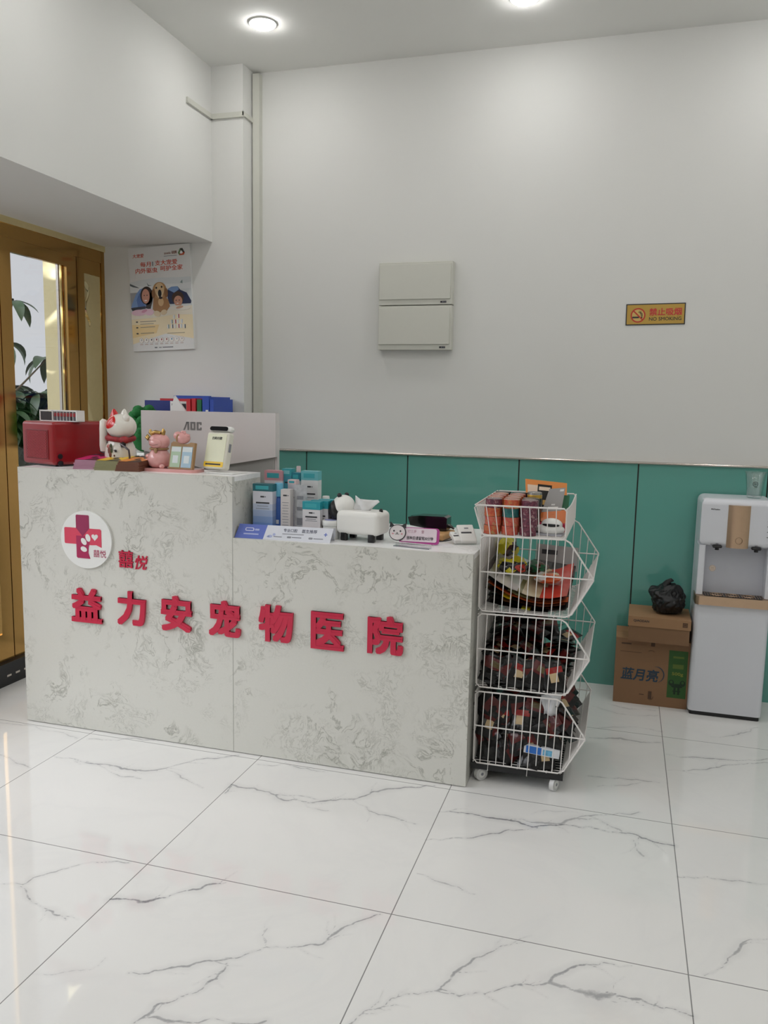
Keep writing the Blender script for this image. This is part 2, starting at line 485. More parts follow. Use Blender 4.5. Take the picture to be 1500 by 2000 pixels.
# ================================================================== THE ROOM
BACK, CEIL = 2.24, 3.24
DX = -2.395            # plane of the glass doors
BX = -1.69             # face of the deep beam over the doors
FRONT, RIGHT = -4.6, 3.7
VEINS = [
    ([(-1.6,0.56),(-1.41,0.55),(-1.27,0.55),(-1.16,0.57),(-1.11,0.61),(-1.06,0.68),(-0.97,0.75),(-0.89,0.81)],0.0108,0.8),
    ([(-1.44,0.56),(-1.29,0.51),(-1.15,0.5)],0.006,0.6),
    ([(-1.1,0.6),(-0.98,0.55),(-0.89,0.51)],0.006,0.7),
    ([(-0.79,0.5),(-0.8,0.57),(-0.67,0.56),(-0.55,0.56),(-0.41,0.57),(-0.32,0.61),(-0.27,0.69),(-0.17,0.76),(-0.06,0.81)],0.0108,0.8),
    ([(-0.62,0.55),(-0.55,0.52),(-0.47,0.53),(-0.38,0.58)],0.0084,0.8),
    ([(-0.32,0.6),(-0.2,0.53),(-0.11,0.52),(-0.06,0.51)],0.0072,0.7),
    ([(-0.55,0.56),(-0.46,0.5),(-0.38,0.5)],0.006,0.4),
    ([(0.0,0.62),(0.13,0.64),(0.23,0.64),(0.33,0.62),(0.43,0.67),(0.54,0.68),(0.63,0.68),(0.72,0.66),(0.8,0.65)],0.0096,1),
    ([(-0.0,0.42),(0.08,0.46),(0.2,0.53),(0.3,0.59),(0.35,0.62)],0.006,0.8),
    ([(0.23,0.64),(0.36,0.66),(0.47,0.73),(0.55,0.75),(0.63,0.69)],0.012,0.6),
    ([(0.67,0.64),(0.7,0.55)],0.0084,0.5),
    ([(0.46,0.72),(0.6,0.8),(0.69,0.85)],0.006,0.6),
    ([(0.32,0.71),(0.43,0.77),(0.54,0.76)],0.006,0.3),
    ([(0.02,0.22),(0.08,0.2),(0.17,0.18),(0.21,0.17)],0.006,0.6),
    ([(0.8,0.46),(0.89,0.49),(0.96,0.49),(1.07,0.51)],0.006,0.7),
    ([(0.81,1.25),(1.0,1.34),(1.11,1.41),(1.21,1.46)],0.0072,0.7),
    ([(0.81,1.41),(0.95,1.42),(1.09,1.44),(1.22,1.5)],0.0084,0.8),
    ([(-1.16,-0.23),(-1.09,-0.21),(-1.06,-0.14),(-1.0,-0.07),(-0.93,-0.03),(-0.86,-0.01)],0.006,0.7),
    ([(-1.09,-0.22),(-0.97,-0.28),(-0.92,-0.29),(-0.86,-0.31)],0.0072,0.8),
    ([(-0.8,-0.19),(-0.73,-0.17),(-0.67,-0.14)],0.0156,1),
    ([(-0.68,-0.15),(-0.63,-0.1),(-0.57,-0.04),(-0.52,-0.01)],0.0096,0.9),
    ([(-0.8,-0.52),(-0.73,-0.49),(-0.67,-0.46),(-0.66,-0.41)],0.0048,0.3),
    ([(-0.57,-0.44),(-0.48,-0.39),(-0.41,-0.34),(-0.33,-0.3),(-0.28,-0.24),(-0.18,-0.2),(-0.13,-0.14),(-0.08,-0.06),(-0.03,-0.01)],0.0072,0.75),
    ([(-0.28,-0.24),(-0.31,-0.2),(-0.31,-0.17)],0.0072,0.4),
    ([(-0.35,-0.33),(-0.35,-0.39),(-0.39,-0.46),(-0.44,-0.51),(-0.46,-0.58)],0.0072,0.8),
    ([(-0.45,-0.56),(-0.39,-0.55),(-0.28,-0.51),(-0.17,-0.48)],0.0084,0.7),
    ([(0.02,-0.43),(0.07,-0.36),(0.13,-0.29),(0.2,-0.24),(0.22,-0.18),(0.26,-0.11),(0.32,-0.04),(0.38,-0.0)],0.0072,0.75),
    ([(0.2,-0.25),(0.25,-0.26),(0.31,-0.23),(0.39,-0.17),(0.46,-0.14),(0.48,-0.1),(0.53,-0.05),(0.59,-0.02),(0.66,-0.01)],0.0072,0.8),
    ([(0.46,-0.14),(0.53,-0.15),(0.62,-0.13)],0.024,0.75),
    ([(0.6,-0.13),(0.68,-0.13),(0.74,-0.14),(0.8,-0.15)],0.0084,0.8),
    ([(0.84,0.01),(0.9,0.08),(0.94,0.15),(0.97,0.2),(1.02,0.22)],0.0072,0.7),
    ([(-1.81,0.5),(-1.7,0.46),(-1.61,0.44)],0.0072,0.6),
    ([(-2.05,0.77),(-1.88,0.79),(-1.73,0.77),(-1.62,0.74)],0.0072,0.5),
    ([(0.49,1.48),(0.62,1.52),(0.79,1.53)],0.0192,0.6),
    ([(0.5,1.09),(0.6,1.1),(0.77,1.12)],0.0072,0.6),
    ([(0.54,1.01),(0.7,1.1)],0.0072,0.4),
    ([(0.48,1.57),(0.66,1.67),(0.8,1.66)],0.006,0.5),
    ([(1.01,1.67),(1.13,1.74),(1.23,1.86)],0.0084,0.6),
    ([(-0.78,0.76),(-0.68,0.81),(-0.58,0.79),(-0.49,0.79)],0.0072,0.7),
    ([(-1.57,0.75),(-1.42,0.81),(-1.28,0.83)],0.0084,0.6),
    ([(0.54,1.95),(0.66,1.9),(0.78,1.92)],0.0084,0.5),
    ([(0.49,1.88),(0.64,1.82),(0.79,1.86)],0.0072,0.4),
]

def make_floor_mesh():
    xs = np.concatenate([np.arange(-2.6, 1.7, 0.005), np.arange(1.7, RIGHT + 0.12, 0.05)])
    ys = np.concatenate([np.arange(FRONT - 0.1, -1.3, 0.05), np.arange(-1.3, BACK + 0.1, 0.005)])
    X, Y = np.meshgrid(xs, ys)
    best = np.full(X.shape, 12.0); st = np.zeros(X.shape)
    rv = random.Random(21)
    fine = []
    for pts, wd, s in VEINS:
        # ragged natural line: midpoints pushed aside three times over, width swelling and thinning
        p = list(pts)
        for k_ in range(3):
            q = [p[0]]
            for (ax, ay), (bx, by) in zip(p, p[1:]):
                L_ = math.hypot(bx - ax, by - ay); o_ = rv.gauss(0, .075) * L_
                q += [((ax + bx) / 2 - (by - ay) / max(L_, 1e-6) * o_, (ay + by) / 2 + (bx - ax) / max(L_, 1e-6) * o_), (bx, by)]
            p = q
        n_ = len(p); ph = rv.uniform(0, 6)
        for i in range(n_ - 1):
            u = (i + .5) / n_
            fine.append((p[i], p[i + 1], wd * .72 * (.62 + .38 * math.sin(ph + u * 9) + rv.uniform(-.12, .12)) * (.45 + .55 * min(1, 5 * min(u, 1 - u))) + .0006, s))
            if wd > .006 and rv.random() < .10:
                (ax, ay), (bx, by) = p[i], p[i + 1]
                a_ = math.atan2(by - ay, bx - ax) + rv.choice((-1, 1)) * rv.uniform(.4, .9); l_ = rv.uniform(.03, .09)
                m_ = (ax + l_ * .5 * math.cos(a_), ay + l_ * .5 * math.sin(a_)); a_ += rv.uniform(-.5, .5)
                fine.append(((ax, ay), m_, .0022, s * .7)); fine.append((m_, (m_[0] + l_ * .5 * math.cos(a_), m_[1] + l_ * .5 * math.sin(a_)), .0014, s * .5))
    for (ax, ay), (bx, by), wd, s in fine:
        if True:
            i0, i1 = np.searchsorted(xs, (min(ax, bx) - .12, max(ax, bx) + .12)); j0, j1 = np.searchsorted(ys, (min(ay, by) - .12, max(ay, by) + .12))
            Xs, Ys = X[j0:j1, i0:i1], Y[j0:j1, i0:i1]
            dx, dy = bx - ax, by - ay
            L = dx * dx + dy * dy + 1e-9
            t = np.clip(((Xs - ax) * dx + (Ys - ay) * dy) / L, 0, 1)
            d = np.hypot(Xs - ax - t * dx, Ys - ay - t * dy) / wd
            bs_, ss_ = best[j0:j1, i0:i1], st[j0:j1, i0:i1]
            k = d < bs_
            bs_[k] = d[k]; ss_[k] = s
    n, m = X.shape
    v = np.zeros((n * m, 3)); v[:, 0] = X.ravel(); v[:, 1] = Y.ravel()
    i = np.arange(n * m).reshape(n, m)
    f = np.stack([i[:-1, :-1], i[:-1, 1:], i[1:, 1:], i[1:, :-1]], -1).reshape(-1, 4)
    me = bpy.data.meshes.new('floor')
    me.vertices.add(len(v)); me.vertices.foreach_set('co', v.ravel())
    me.loops.add(f.size); me.loops.foreach_set('vertex_index', f.ravel().astype(np.int32))
    me.polygons.add(len(f))
    me.polygons.foreach_set('loop_start', np.arange(0, f.size, 4, dtype=np.int32))
    me.polygons.foreach_set('loop_total', np.full(len(f), 4, dtype=np.int32))
    me.update(calc_edges=True)
    for nm, arr in (('vein_distance', best), ('vein_strength', st)):
        a = me.attributes.new(nm, 'FLOAT', 'POINT'); a.data.foreach_set('value', arr.ravel().astype(np.float32))
    me.materials.append(M_floor)
    o = bpy.data.objects.new('floor', me); COL.objects.link(o)
    return struct(o)
make_floor_mesh()

struct(MB().box(-2.6, RIGHT + .1, FRONT - .1, BACK + .1, CEIL, CEIL + 0.1, M_ceil).build('ceiling', smooth=False))
struct(MB().box(-1.6, RIGHT + .1, BACK, BACK + .1, 0, CEIL, M_wall).build('wall_back', smooth=False))
struct(MB().box(RIGHT, RIGHT + .1, FRONT, BACK, 0, CEIL, M_wall).build('wall_right', smooth=False))
struct(MB().box(-2.6, RIGHT, FRONT - .1, FRONT, 0, CEIL, M_wall).build('wall_front', smooth=False))
struct(MB().box(-2.6, -1.50, 2.1, BACK + .1, 0, CEIL, M_wall).build('wall_corner', smooth=False))
struct(MB().box(-2.6, BX, FRONT, 2.1, 2.325, CEIL, M_wall).build('wall_left', smooth=False))
GY0 = -3.4             # unseen glazing, added for more daylight, runs on from the doors to here
struct(MB().box(-2.6, DX - .02, FRONT, GY0, 0, 2.325, M_wall).box(-2.6, DX - .02, GY0, 0.42, 2.23, 2.325, M_wall).build('wall_entrance', smooth=False))
w1 = bpy.data.objects.new('added_window_1', None); COL.objects.link(w1); w1.location = (DX, GY0, 0); struct(w1)
fr_ = MB()
GL = 0.42 - GY0
for i in range(5):
    y = .03 + (GL - .06) * i / 4
    fr_.box(-.06, 0, y - .03, y + .03, 0, 2.23, M_gold)
fr_.box(-.06, 0, 0, GL, 0, .12, M_gold).box(-.06, 0, 0, GL, 2.16, 2.23, M_gold)
fr_.build('added_window_frame', w1, smooth=False)
MB().box(-.034, -.028, 0, GL, .1, 2.18, M_glass).build('added_window_pane', w1, smooth=False)

# teal wainscot: back-painted glass panels, dark joints, chrome rail
px = [-1.50, -1.171, -0.573, 0.037, 0.640, 1.245, 1.85, 2.455, 3.06, RIGHT]
for i in range(len(px) - 1):
    struct(MB().box(px[i] + .0035, px[i + 1] - .0035, 2.226, BACK, 0.0, 1.176, M_teal).build('trim_%d' % (i + 1), smooth=False))
struct(MB().box(-1.5, RIGHT, 2.232, BACK, 0, 1.174, M_seam).build('trim_10', smooth=False))
r = MB()
r.prism([(0, 0)] * 0 or [(-1.50, 1.176), (RIGHT, 1.176), (RIGHT, 1.186), (-1.50, 1.186)], 2.214, BACK, M_chrome)
r.tube([(-1.50, 2.216, 1.182), (RIGHT, 2.216, 1.182)], 0.006, M_chrome, 10)
struct(r.build('trim_11'))

# cable trunking: vertical duct by the corner and a thin run round the beam
t = MB()
t.box(-1.492, -1.452, 2.20, BACK, 1.0, 3.225, M_offwhite)
t.box(-1.462, -1.4515, 2.203, BACK, 1.0, 3.22, M_offwhite)
struct(t.build('trim_12', smooth=False))
t = MB()
t.box(BX, BX + .010, 1.835, 2.1, 2.972, 2.996, M_offwhite)
t.box(BX, -1.492, 2.09, 2.1, 2.972, 2.996, M_offwhite)
t.box(-1.5, -1.49, 2.09, 2.22, 2.972, 2.996, M_offwhite)
t.box(BX, BX + .013, 1.835, 2.1, 2.968, 2.973, M_offwhite)
t.box(BX, -1.49, 2.087, 2.1, 2.968, 2.973, M_offwhite)
struct(t.build('trim_13', smooth=False))

# ------------------------------------------------------------------ downlights
def downlight():
    t = thing('downlight', '', 'ceiling light', (-1.198, 1.703, CEIL))
    MB().lathe([(0.040, 0.0), (0.066, -0.0005), (0.067, -0.003), (0.064, -0.006), (0.040, -0.006)], M_white, n=32).build('trim_ring', t)
    MB().lathe([(0.0, -0.022), (0.020, -0.0215), (0.038, -0.0195), (0.050, -0.015), (0.058, -0.010), (0.061, -0.006)], M_lamp, n=32).build('diffuser', t)
    return t
dl = downlight()
dl['label'] = 'round glowing ceiling downlight nearer the beam over the entrance doors'
for i, x in enumerate((-1.198, 0.034, 1.266, 2.5)):
    for j, y in enumerate((1.73, 0.5, -0.73, -1.96, -3.19)):
        if i == 0 and j == 0: continue
        if i == 1 and j == 0:
            dup(dl, (x, 1.766, CEIL), label='round glowing ceiling downlight above the white wall boxes, cut off by the photo edge')
        else:
            dup(dl, (x, y, CEIL), label='round ceiling downlight in the rows over the open floor', group='downlights over the open floor')

# ------------------------------------------------------------------ entrance
struct(MB().box(-9, -2.45, -6, 9, -0.16, -0.06, mat('pavement', (120, 120, 122), 0.8, scale=8, var=0.1)).build('floor_outside', smooth=False))
b = MB().box(DX - .04, DX + .03, 0.42, 2.1, 0, 0.115, M_black)
for y in (1.17, 1.23, 1.29):
    b.box(DX + .028, DX + .032, y, y + .03, 0.045, 0.055, M_chrome)
struct(b.build('trim_14', smooth=False))
f = MB()
f.box(DX - .03, DX + .012, 0.42, 2.1, 2.292, 2.325, M_goldwave)
f.box(DX - .03, DX + .004, 0.42, 2.072, 2.2275, 2.292, M_gold)
f.box(DX - .03, DX + .004, 2.070, 2.1, 0.115, 2.32, M_gold)
struct(f.build('trim_15', smooth=False))

def door(name, y0, y1, g0, g1, gt, solid=None):
    t = bpy.data.objects.new(name, None); COL.objects.link(t); t.location = (DX, y0, 0.118); struct(t)
    h = 2.228 - 0.118
    fr = MB()
    X0, X1 = -0.022, 0.0
    a, b_, T, B = g0 - y0, g1 - y0, gt - 0.118, 0.14
    fr.box(X0, X1, 0, a, 0, h, M_gold); fr.box(X0, X1, b_, y1 - y0, 0, h, M_gold)
    fr.box(X0, X1, a, b_, T, h, M_gold); fr.box(X0, X1, a, b_, 0, B, M_gold)
    fr.build('door_frame', t, smooth=False)
    if solid:
        # slightly buckled mirror sheet, set back in the frame
        MB().box(-0.006, -0.002, a - .002, b_ + .002, B, T, solid).build('mirror_panel', t, smooth=False)
    else:
        MB().box(-0.014, -0.008, a - .002, b_ + .002, B, T, M_glass).build('glass_pane', t, smooth=False)
    return t
door('door_1', 1.856, 2.069, 1.918, 2.064, 2.15, M_goldpane)
d2 = door('door_2', 1.268, 1.850, 1.347, 1.769, 2.162)
door('door_3', 0.690, 1.262, 0.765, 1.185, 2.162)
door('door_4', 0.425, 0.684, 0.50, 0.62, 2.162)
# polished gold reveal just outside the glass
g = MB()
g.box(DX - .15, DX - .03, 1.765, 1.80, 0.0, 2.3, M_goldwave)
g.box(DX - .05, DX - .035, 1.742, 1.752, 0.0, 2.3, M_chrome)
struct(g.build('trim_16', smooth=False))

# ------------------------------------------------------------------ potted tree outside the doors
M_leaf = mat('glossy_leaf', (44, 66, 36), 0.45, var=0.3, scale=6)
M_bark = mat('bark', (96, 84, 66), 0.85, var=0.2, scale=20)
M_pot = mat('glazed_pot', (70, 72, 78), 0.35)
rnd = random.Random(4)
pl = thing('potted_tree', 'leafy green potted tree standing outside behind the gold door glass', 'plant', (-3.15, 1.93, -0.06))
MB().lathe([(0.15, 0), (0.17, 0.02), (0.21, 0.38), (0.22, 0.42), (0.205, 0.42), (0.195, 0.37), (0.0, 0.37)], M_pot, n=32).build('pot', pl)
tr = MB()
tr.tube([(0, 0, .36), (0.02, 0.01, .7), (-0.02, 0.02, 1.05), (0.01, 0, 1.35)], [.035, .03, .028, .022], M_bark, 10)
fo = MB()
def leaf(base, yaw, tilt, L, W, droop):
    n = 7; rows = []
    d = Vector((math.cos(yaw), math.sin(yaw), 0)); side = Vector((-d.y, d.x, 0))
    p = Vector(base); ang = tilt
    vs, fs = [], []
    for i in range(n + 1):
        u = i / n
        wdt = W * (math.sin(PI * min(1, u * 0.98 + 0.02)) ** 0.8) * (1.15 - 0.35 * u)
        nrm = Vector((-d.x * math.sin(ang), -d.y * math.sin(ang), math.cos(ang)))
        for k in (-1, 0, 1):
            vs.append(p + side * (k * wdt) + nrm * (abs(k) * wdt * 0.25))
        p = p + (d * math.cos(ang) + Vector((0, 0, 1)) * math.sin(ang)) * (L / n)
        ang -= droop / n
    for i in range(n):
        for k in (0, 1):
            a = i * 3 + k
            fs.append((a, a + 1, a + 4, a + 3))
    fo.add(vs, fs, M_leaf)
cl = [(0.05, 0.24, 2.10), (0.05, 0.16, 1.84), (0.12, 0.44, 1.76), (-0.10, -0.05, 1.72)]
cl += [(rnd.uniform(-.35, .22), rnd.uniform(-.1, .72), rnd.uniform(1.15, 1.58)) for _ in range(110)]
cl += [(rnd.uniform(-.35, .2), rnd.uniform(-.5, .0), rnd.uniform(1.1, 1.4)) for _ in range(20)]
for cx, cy, cz in cl:
    tr.tube([(0.0, 0.0, 1.2 if cz > 1.25 else cz - .12), (cx * .45, cy * .45, (cz + 1.3) / 2), (cx, cy, cz)], [.012, .007, .004], M_bark, 6)
    k = rnd.randint(6, 8); y0 = rnd.uniform(0, 6.28)
    for q in range(k):
        leaf((cx, cy, cz), y0 + 2 * PI * q / k + rnd.uniform(-.2, .2), rnd.uniform(-.5, .25), rnd.uniform(.17, .26), rnd.uniform(.028, .04), rnd.uniform(.9, 1.5))
tr.build('trunk', pl)
fo.build('foliage', pl, angle=80)

# ================================================================== RECEPTION COUNTER
cx0, cx1, cxm, cyf = -1.955, 0.055, -0.925, 0.832
rc = thing('reception_counter', 'stepped reception counter clad in swirled pale marble with red lettering', 'counter', (-0.95, 0.83, 0))
def W(mb, name, **k):      # parts given in world coordinates
    o = mb.build(name, None, **k); return o
def under(o, root):
    o.parent = root; o.matrix_parent_inverse = Matrix.Translation(-Vector(root.location)); return o
p = MB()
poly = [(cx0, 0.004), (cx1, 0.004), (cx1, 0.905), (cxm, 0.905), (cxm, 1.151), (cx0, 1.151)]
p.prism(poly, cyf, cyf + .02, M_counter)
p.box(cxm - .0008, cxm + .0008, cyf - .0005, cyf + .001, 0.004, 0.905, mat('hairline_joint', (150, 150, 140), .6))
fp = MB(); fp.v, fp.f, fp.mi, fp.mats = p.v, p.f, p.mi, p.mats
rcl = Vector(rc.location)
def rel(mb):
    mb.v = [(a - rcl.x, b - rcl.y, c - rcl.z) for a, b, c in mb.v]; return mb
rel(fp).build('front_panel', rc, smooth=False)
m = MB().box(cx0, cxm, cyf + .02, 1.092, 1.131, 1.151, M_top)
m.box(cxm - .02, cxm, cyf + .02, 1.092, 0.905, 1.131, M_counter)
m.box(cx0, cx0 + .02, cyf + .02, 1.092, 0.004, 1.131, M_counter)
m.box(cx0 + .02, cxm - .02, 1.072, 1.092, 0.78, 1.131, M_counter)
rel(m).build('upper_ledge', rc, smooth=False)
m = MB().box(cxm - .02, cx1, cyf + .02, 1.478, 0.885, 0.905, M_top)
rel(m).build('worktop', rc, smooth=False)
m = MB().box(cx1 - .02, cx1, cyf + .02, 1.476, 0.004, 0.885, M_counter)
m.box(cxm - .02, cx1 - .02, 1.456, 1.476, 0.004, 0.885, M_counter)
rel(m).build('end_panel', rc, smooth=False)
m = MB().box(cx0, cxm - .0205, 1.093, 1.60, 0.73, 0.75, M_white)
m.box(cx0, cx0 + .02, 1.093, 1.60, 0.0, 0.73, M_white)
m.box(cxm - .0405, cxm - .0205, 1.093, 1.60, 0.0, 0.73, M_white)
rel(m).build('desk', rc, smooth=False)

# raised red characters, each glued on by itself
M_red = mat('red_acrylic', (196, 32, 66), 0.35, var=0.02)
chars = [('益', -1.617, .566, .152, .150, 'leftmost large red character of the row on the counter front'),
         ('力', -1.395, .573, .137, .148, 'large red two-stroke character, second in the row on the counter front'),
         ('安', -1.180, .570, .143, .151, 'large red character with a roof, third in the row on the counter front'),
         ('宠', -0.958, .570, .143, .149, 'large red character, middle one of the row on the counter front'),
         ('物', -0.731, .571, .149, .151, 'large red character below the counter step, third from the right end of the row'),
         ('医', -0.511, .563, .138, .150, 'large red boxed character open at right, next to last in the row'),
         ('院', -0.274, .569, .143, .151, 'rightmost large red character of the row, nearest the wire baskets')]
for c, x, z, ww, hh, lab in chars:
    mb = MB(); text_mb(mb, c, 0, 0, ww, hh, 0, M_red, depth=0.010, bold=0.036)
    tag(mb.build('raised_character', smooth=False, loc=(x, cyf - .0002, z)), lab, 'sign letter', 'red characters on the counter front')
mb = MB(); text_mb(mb, '囍', 0, 0, .070, .074, 0, M_red, depth=0.004, bold=0.016)
tag(mb.build('raised_character', smooth=False, loc=(-1.420, cyf - .0002, .783)), 'small red double character beside the round logo plate', 'sign letter', 'small red characters beside the logo')
mb = MB(); text_mb(mb, '悦', 0, 0, .062, .060, 0, M_red, depth=0.004, bold=0.014, shear=0.25)
tag(mb.build('raised_character', smooth=False, loc=(-1.346, cyf - .0002, .773)), 'small red slanting brush-style character right of the small red double character', 'sign letter', 'small red characters beside the logo')

# round logo plate
lp = thing('logo_plate', 'round white logo plate with a red cross and paw on the counter front', 'sign', (-1.609, cyf, .854))
MB().prism(ell(0, 0, .126, .124, 56), -.010, 0, M_white).build('plate', lp)
M_pur = mat('plum_print', (150, 40, 84), .45); M_pink = mat('rose_print', (214, 66, 92), .45); M_purd = mat('magenta_print', (170, 34, 84), .45)
lg = MB(); ly = -.0104
_lk = [0]
def L(poly, m, k=0):
    _lk[0] += 1
    lg.prism(poly, ly - .00018 * _lk[0] - .0002, ly, m)
ox, oz = -.015, .014
L(rrect(ox - .033, ox + .033, oz - .002, oz + .092, .006), M_pur)
L(rrect(ox - .092, ox - .004, oz - .035, oz + .035, .006), M_pink)
L([(ox + .002, oz - .034), (ox + .040, oz - .036), (ox + .066, oz - .034), (ox + .092, oz - .044), (ox + .092, oz + .030), (ox + .086, oz + .035), (ox + .002, oz + .035)], M_pink)
L([(ox - .033, oz + .002), (ox - .033, oz - .089), (ox - .028, oz - .095), (ox + .035, oz - .095), (ox + .026, oz - .07), (ox + .028, oz - .045), (ox + .033, oz - .03), (ox + .033, oz + .002)], M_purd)
L([(ox, oz), (ox + .033, oz + .035), (ox - .033, oz + .035)], M_pur, 1)
L([(ox, oz), (ox - .033, oz - .035), (ox + .01, oz - .04), (ox + .033, oz - .03), (ox + .033, oz - .02)], M_purd, 1)
for ex, ez, rx, rz, ro in ((.026, -.005, .0115, .017, .35), (.005, -.022, .0115, .017, .7), (.004, -.055, .011, .016, 1.25)):
    L(ell(ox + ex, oz + ez, rx, rz, 20, rot=ro), M_white, 2)
hx, hz = ox + .060, oz + .000
hp = []
for i in range(28):
    a = 2 * PI * i / 28
    X_ = 16 * math.sin(a) ** 3; Z_ = 13 * math.cos(a) - 5 * math.cos(2 * a) - 2 * math.cos(3 * a) - math.cos(4 * a)
    hp.append((hx - X_ * .001, hz + Z_ * .001))
L(hp, M_white, 2)
text_mb(lg, '囍悦', .067, -.056, .062, .032, ly, M_purd, depth=.0005)
lg.build('printed_emblem', lp, smooth=False)

# ================================================================== ON THE WALLS
# two distribution boxes, one above the other
def wall_box(z0, z1, label):
    t = thing('distribution_box', label, 'electrical box', (-0.545, BACK, z0))
    h = z1 - z0
    MB().rbox(-.201, .203, -.052, 0, 0, h, M_offwhite, .004, 2).build('housing', t, wn=True)
    MB().rbox(-.196, .194, -.060, -.050, .028, h - .012, M_offwhite, .003, 2).build('cover', t, wn=True)
    lt = MB().box(.140, .172, -.0535, -.052, .008, .018, M_ink)
    lt.box(.150, .158, -.0545, -.0535, .011, .015, M_inkgrey); lt.box(.163, .168, -.0545, -.0535, .011, .015, M_inkgrey)
    lt.build('latch_label', t, smooth=False)
    return t
wall_box(1.978, 2.200, 'upper of the two ivory electrical boxes on the white back wall')
wall_box(1.743, 1.974, 'lower of the two ivory electrical boxes on the white back wall')

# no smoking sign
M_yel = mat('gold_sign_foil', (188, 152, 66), 0.5, var=0.03, scale=4)
M_dkred = mat('sign_red', (186, 52, 40), 0.5)
M_sred = mat('sign_scarlet', (196, 58, 58), 0.5)
ns = thing('no_smoking_sign', 'gold rectangular no smoking sign with black border on the back wall', 'sign', (0.677, BACK, 1.919), rot=(0, math.radians(-0.7), 0))
MB().box(-.141, .139, -.003, 0, -.052, .052, M_ink).box(-.136, .134, -.0034, -.003, -.047, .047, M_yel).build('plate', ns, smooth=False)
g = MB(); y = -.0034
def flat(mb, poly, m, y, k=0):
    mb.prism(poly, y - .0003 * (k + 1), y, m)
flat(g, ell(-.083, -.004, .0355, .0355, 40), M_dkred, y)
flat(g, ell(-.083, -.004, .0290, .0290, 40), mat('sign_pale', (206, 176, 100), .5), y, 1)
flat(g, rect(-.110, -.078, -.018, -.010), M_ink, y, 2)
flat(g, rect(-.068, -.062, -.018, -.010), M_ink, y, 2)
for s_ in (0, 1):
    g.tube([(-.075 + .007 * s_, y - .0012, .018), (-.081 + .008 * s_, y - .0012, .011), (-.070 + .006 * s_, y - .0012, .006), (-.066 + .004 * s_, y - .0012, -.008)], .0014, M_ink, 6)
q = math.radians(-45)
cs, sn = math.cos(q), math.sin(q)
flat(g, [(-.083 + a * cs - b_ * sn, -.004 + a * sn + b_ * cs) for a, b_ in rect(-.031, .031, -.003, .003)], M_dkred, y, 3)
g.build('pictogram', ns, smooth=False)
g = MB()
text_mb(g, '禁止吸烟', .046, .011, .152, .036, y, M_sred, depth=.0005, bold=.022)
g.build('lettering', ns, smooth=False); g = MB()
text_mb(g, 'NO SMOKING', .046, -.023, .152, .017, y, M_ink, depth=.0005, bold=.012)
g.build('lettering', ns, smooth=False)

# advertising poster
ps = thing('poster', 'white advertising poster of two children and a golden dog beside the door', 'poster', (-2.0115, 2.1, 2.025), rot=(0, math.radians(-2.2), 0))
PW, PH = .396, .580
M_post = mat('poster_white', (226, 226, 224), 0.35, var=0.01)
MB().box(-PW / 2, PW / 2, -.014, 0, -PH / 2, PH / 2, M_post).build('board', ps, smooth=False)
def U(u, v): return (-PW / 2 + u * PW, PH / 2 - v * PH)
def up(pts): return [U(*p) for p in pts]
def ue(u, v, ru, rv, n=24, rot=0.0): return ell(*U(u, v), ru * PW, rv * PH, n, rot=rot)
y = -.014
pc = MB()
def pic(poly, rgb, k, name=None):
    flat(pc, poly[::-1] if area(poly) < 0 else poly, mat('print_%d_%d_%d' % rgb, rgb, 0.4, var=0.03), y, k)
def area(p): return sum(a[0] * b_[1] - b_[0] * a[1] for a, b_ in zip(p, p[1:] + p[:1]))
# pale yellow lower field, sofa, rug
pic(up([(.0, .67), (1, .64), (1, .90), (.55, .84), (.3, .88), (0, .93)]), (238, 222, 186), 0)
pic(up([(.0, .74), (.45, .75), (.40, .83), (.0, .87)]), (236, 208, 150), 1)
pic(up([(0, .33), (.2, .31), (.5, .30), (.8, .31), (1, .31), (1, .66), (0, .66)]), (214, 219, 220), 0)
pic(up([(0, .345), (.15, .37), (.3, .38), (.45, .37), (.6, .365), (.85, .37), (1, .36), (1, .42), (0, .43)]), (226, 229, 230), 1)
pic(up([(0, .34), (.12, .375), (.16, .39), (.05, .375), (0, .36)]), (96, 104, 108), 2)
pic(up([(.28, .34), (.31, .365), (.36, .37), (.30, .375)]), (110, 124, 126), 2)
pic(up([(.82, .36), (.86, .335), (.86, .37)]), (140, 160, 160), 2)
pic(up([(0, .43), (.16, .43), (.1, .55), (0, .57)]), (160, 160, 162), 2)
pic(up([(0, .62), (.3, .60), (.6, .61), (1, .58), (1, .67), (.7, .66), (.4, .68), (0, .69)]), (232, 224, 206), 3)
# blanket left and right
pic(up([(0, .585), (.02, .54), (.09, .45), (.16, .40), (.25, .385), (.32, .41), (.34, .47), (.28, .58), (.2, .59), (.02, .60)]), (120, 152, 200), 3)
pic(up([(.10, .50), (.16, .43), (.20, .52), (.24, .57), (.12, .58)]), (84, 116, 176), 4)
pic(up([(0, .575), (.24, .565), (.24, .59), (.02, .605)]), (36, 38, 52), 5)
pic(up([(.62, .415), (.68, .395), (.78, .395), (.82, .43), (.92, .46), (.99, .54), (.98, .565), (.64, .56), (.61, .50)]), (44, 54, 88), 3)
pic(up([(.62, .42), (.68, .395), (.78, .395), (.80, .425), (.72, .455)]), (128, 160, 206), 4)
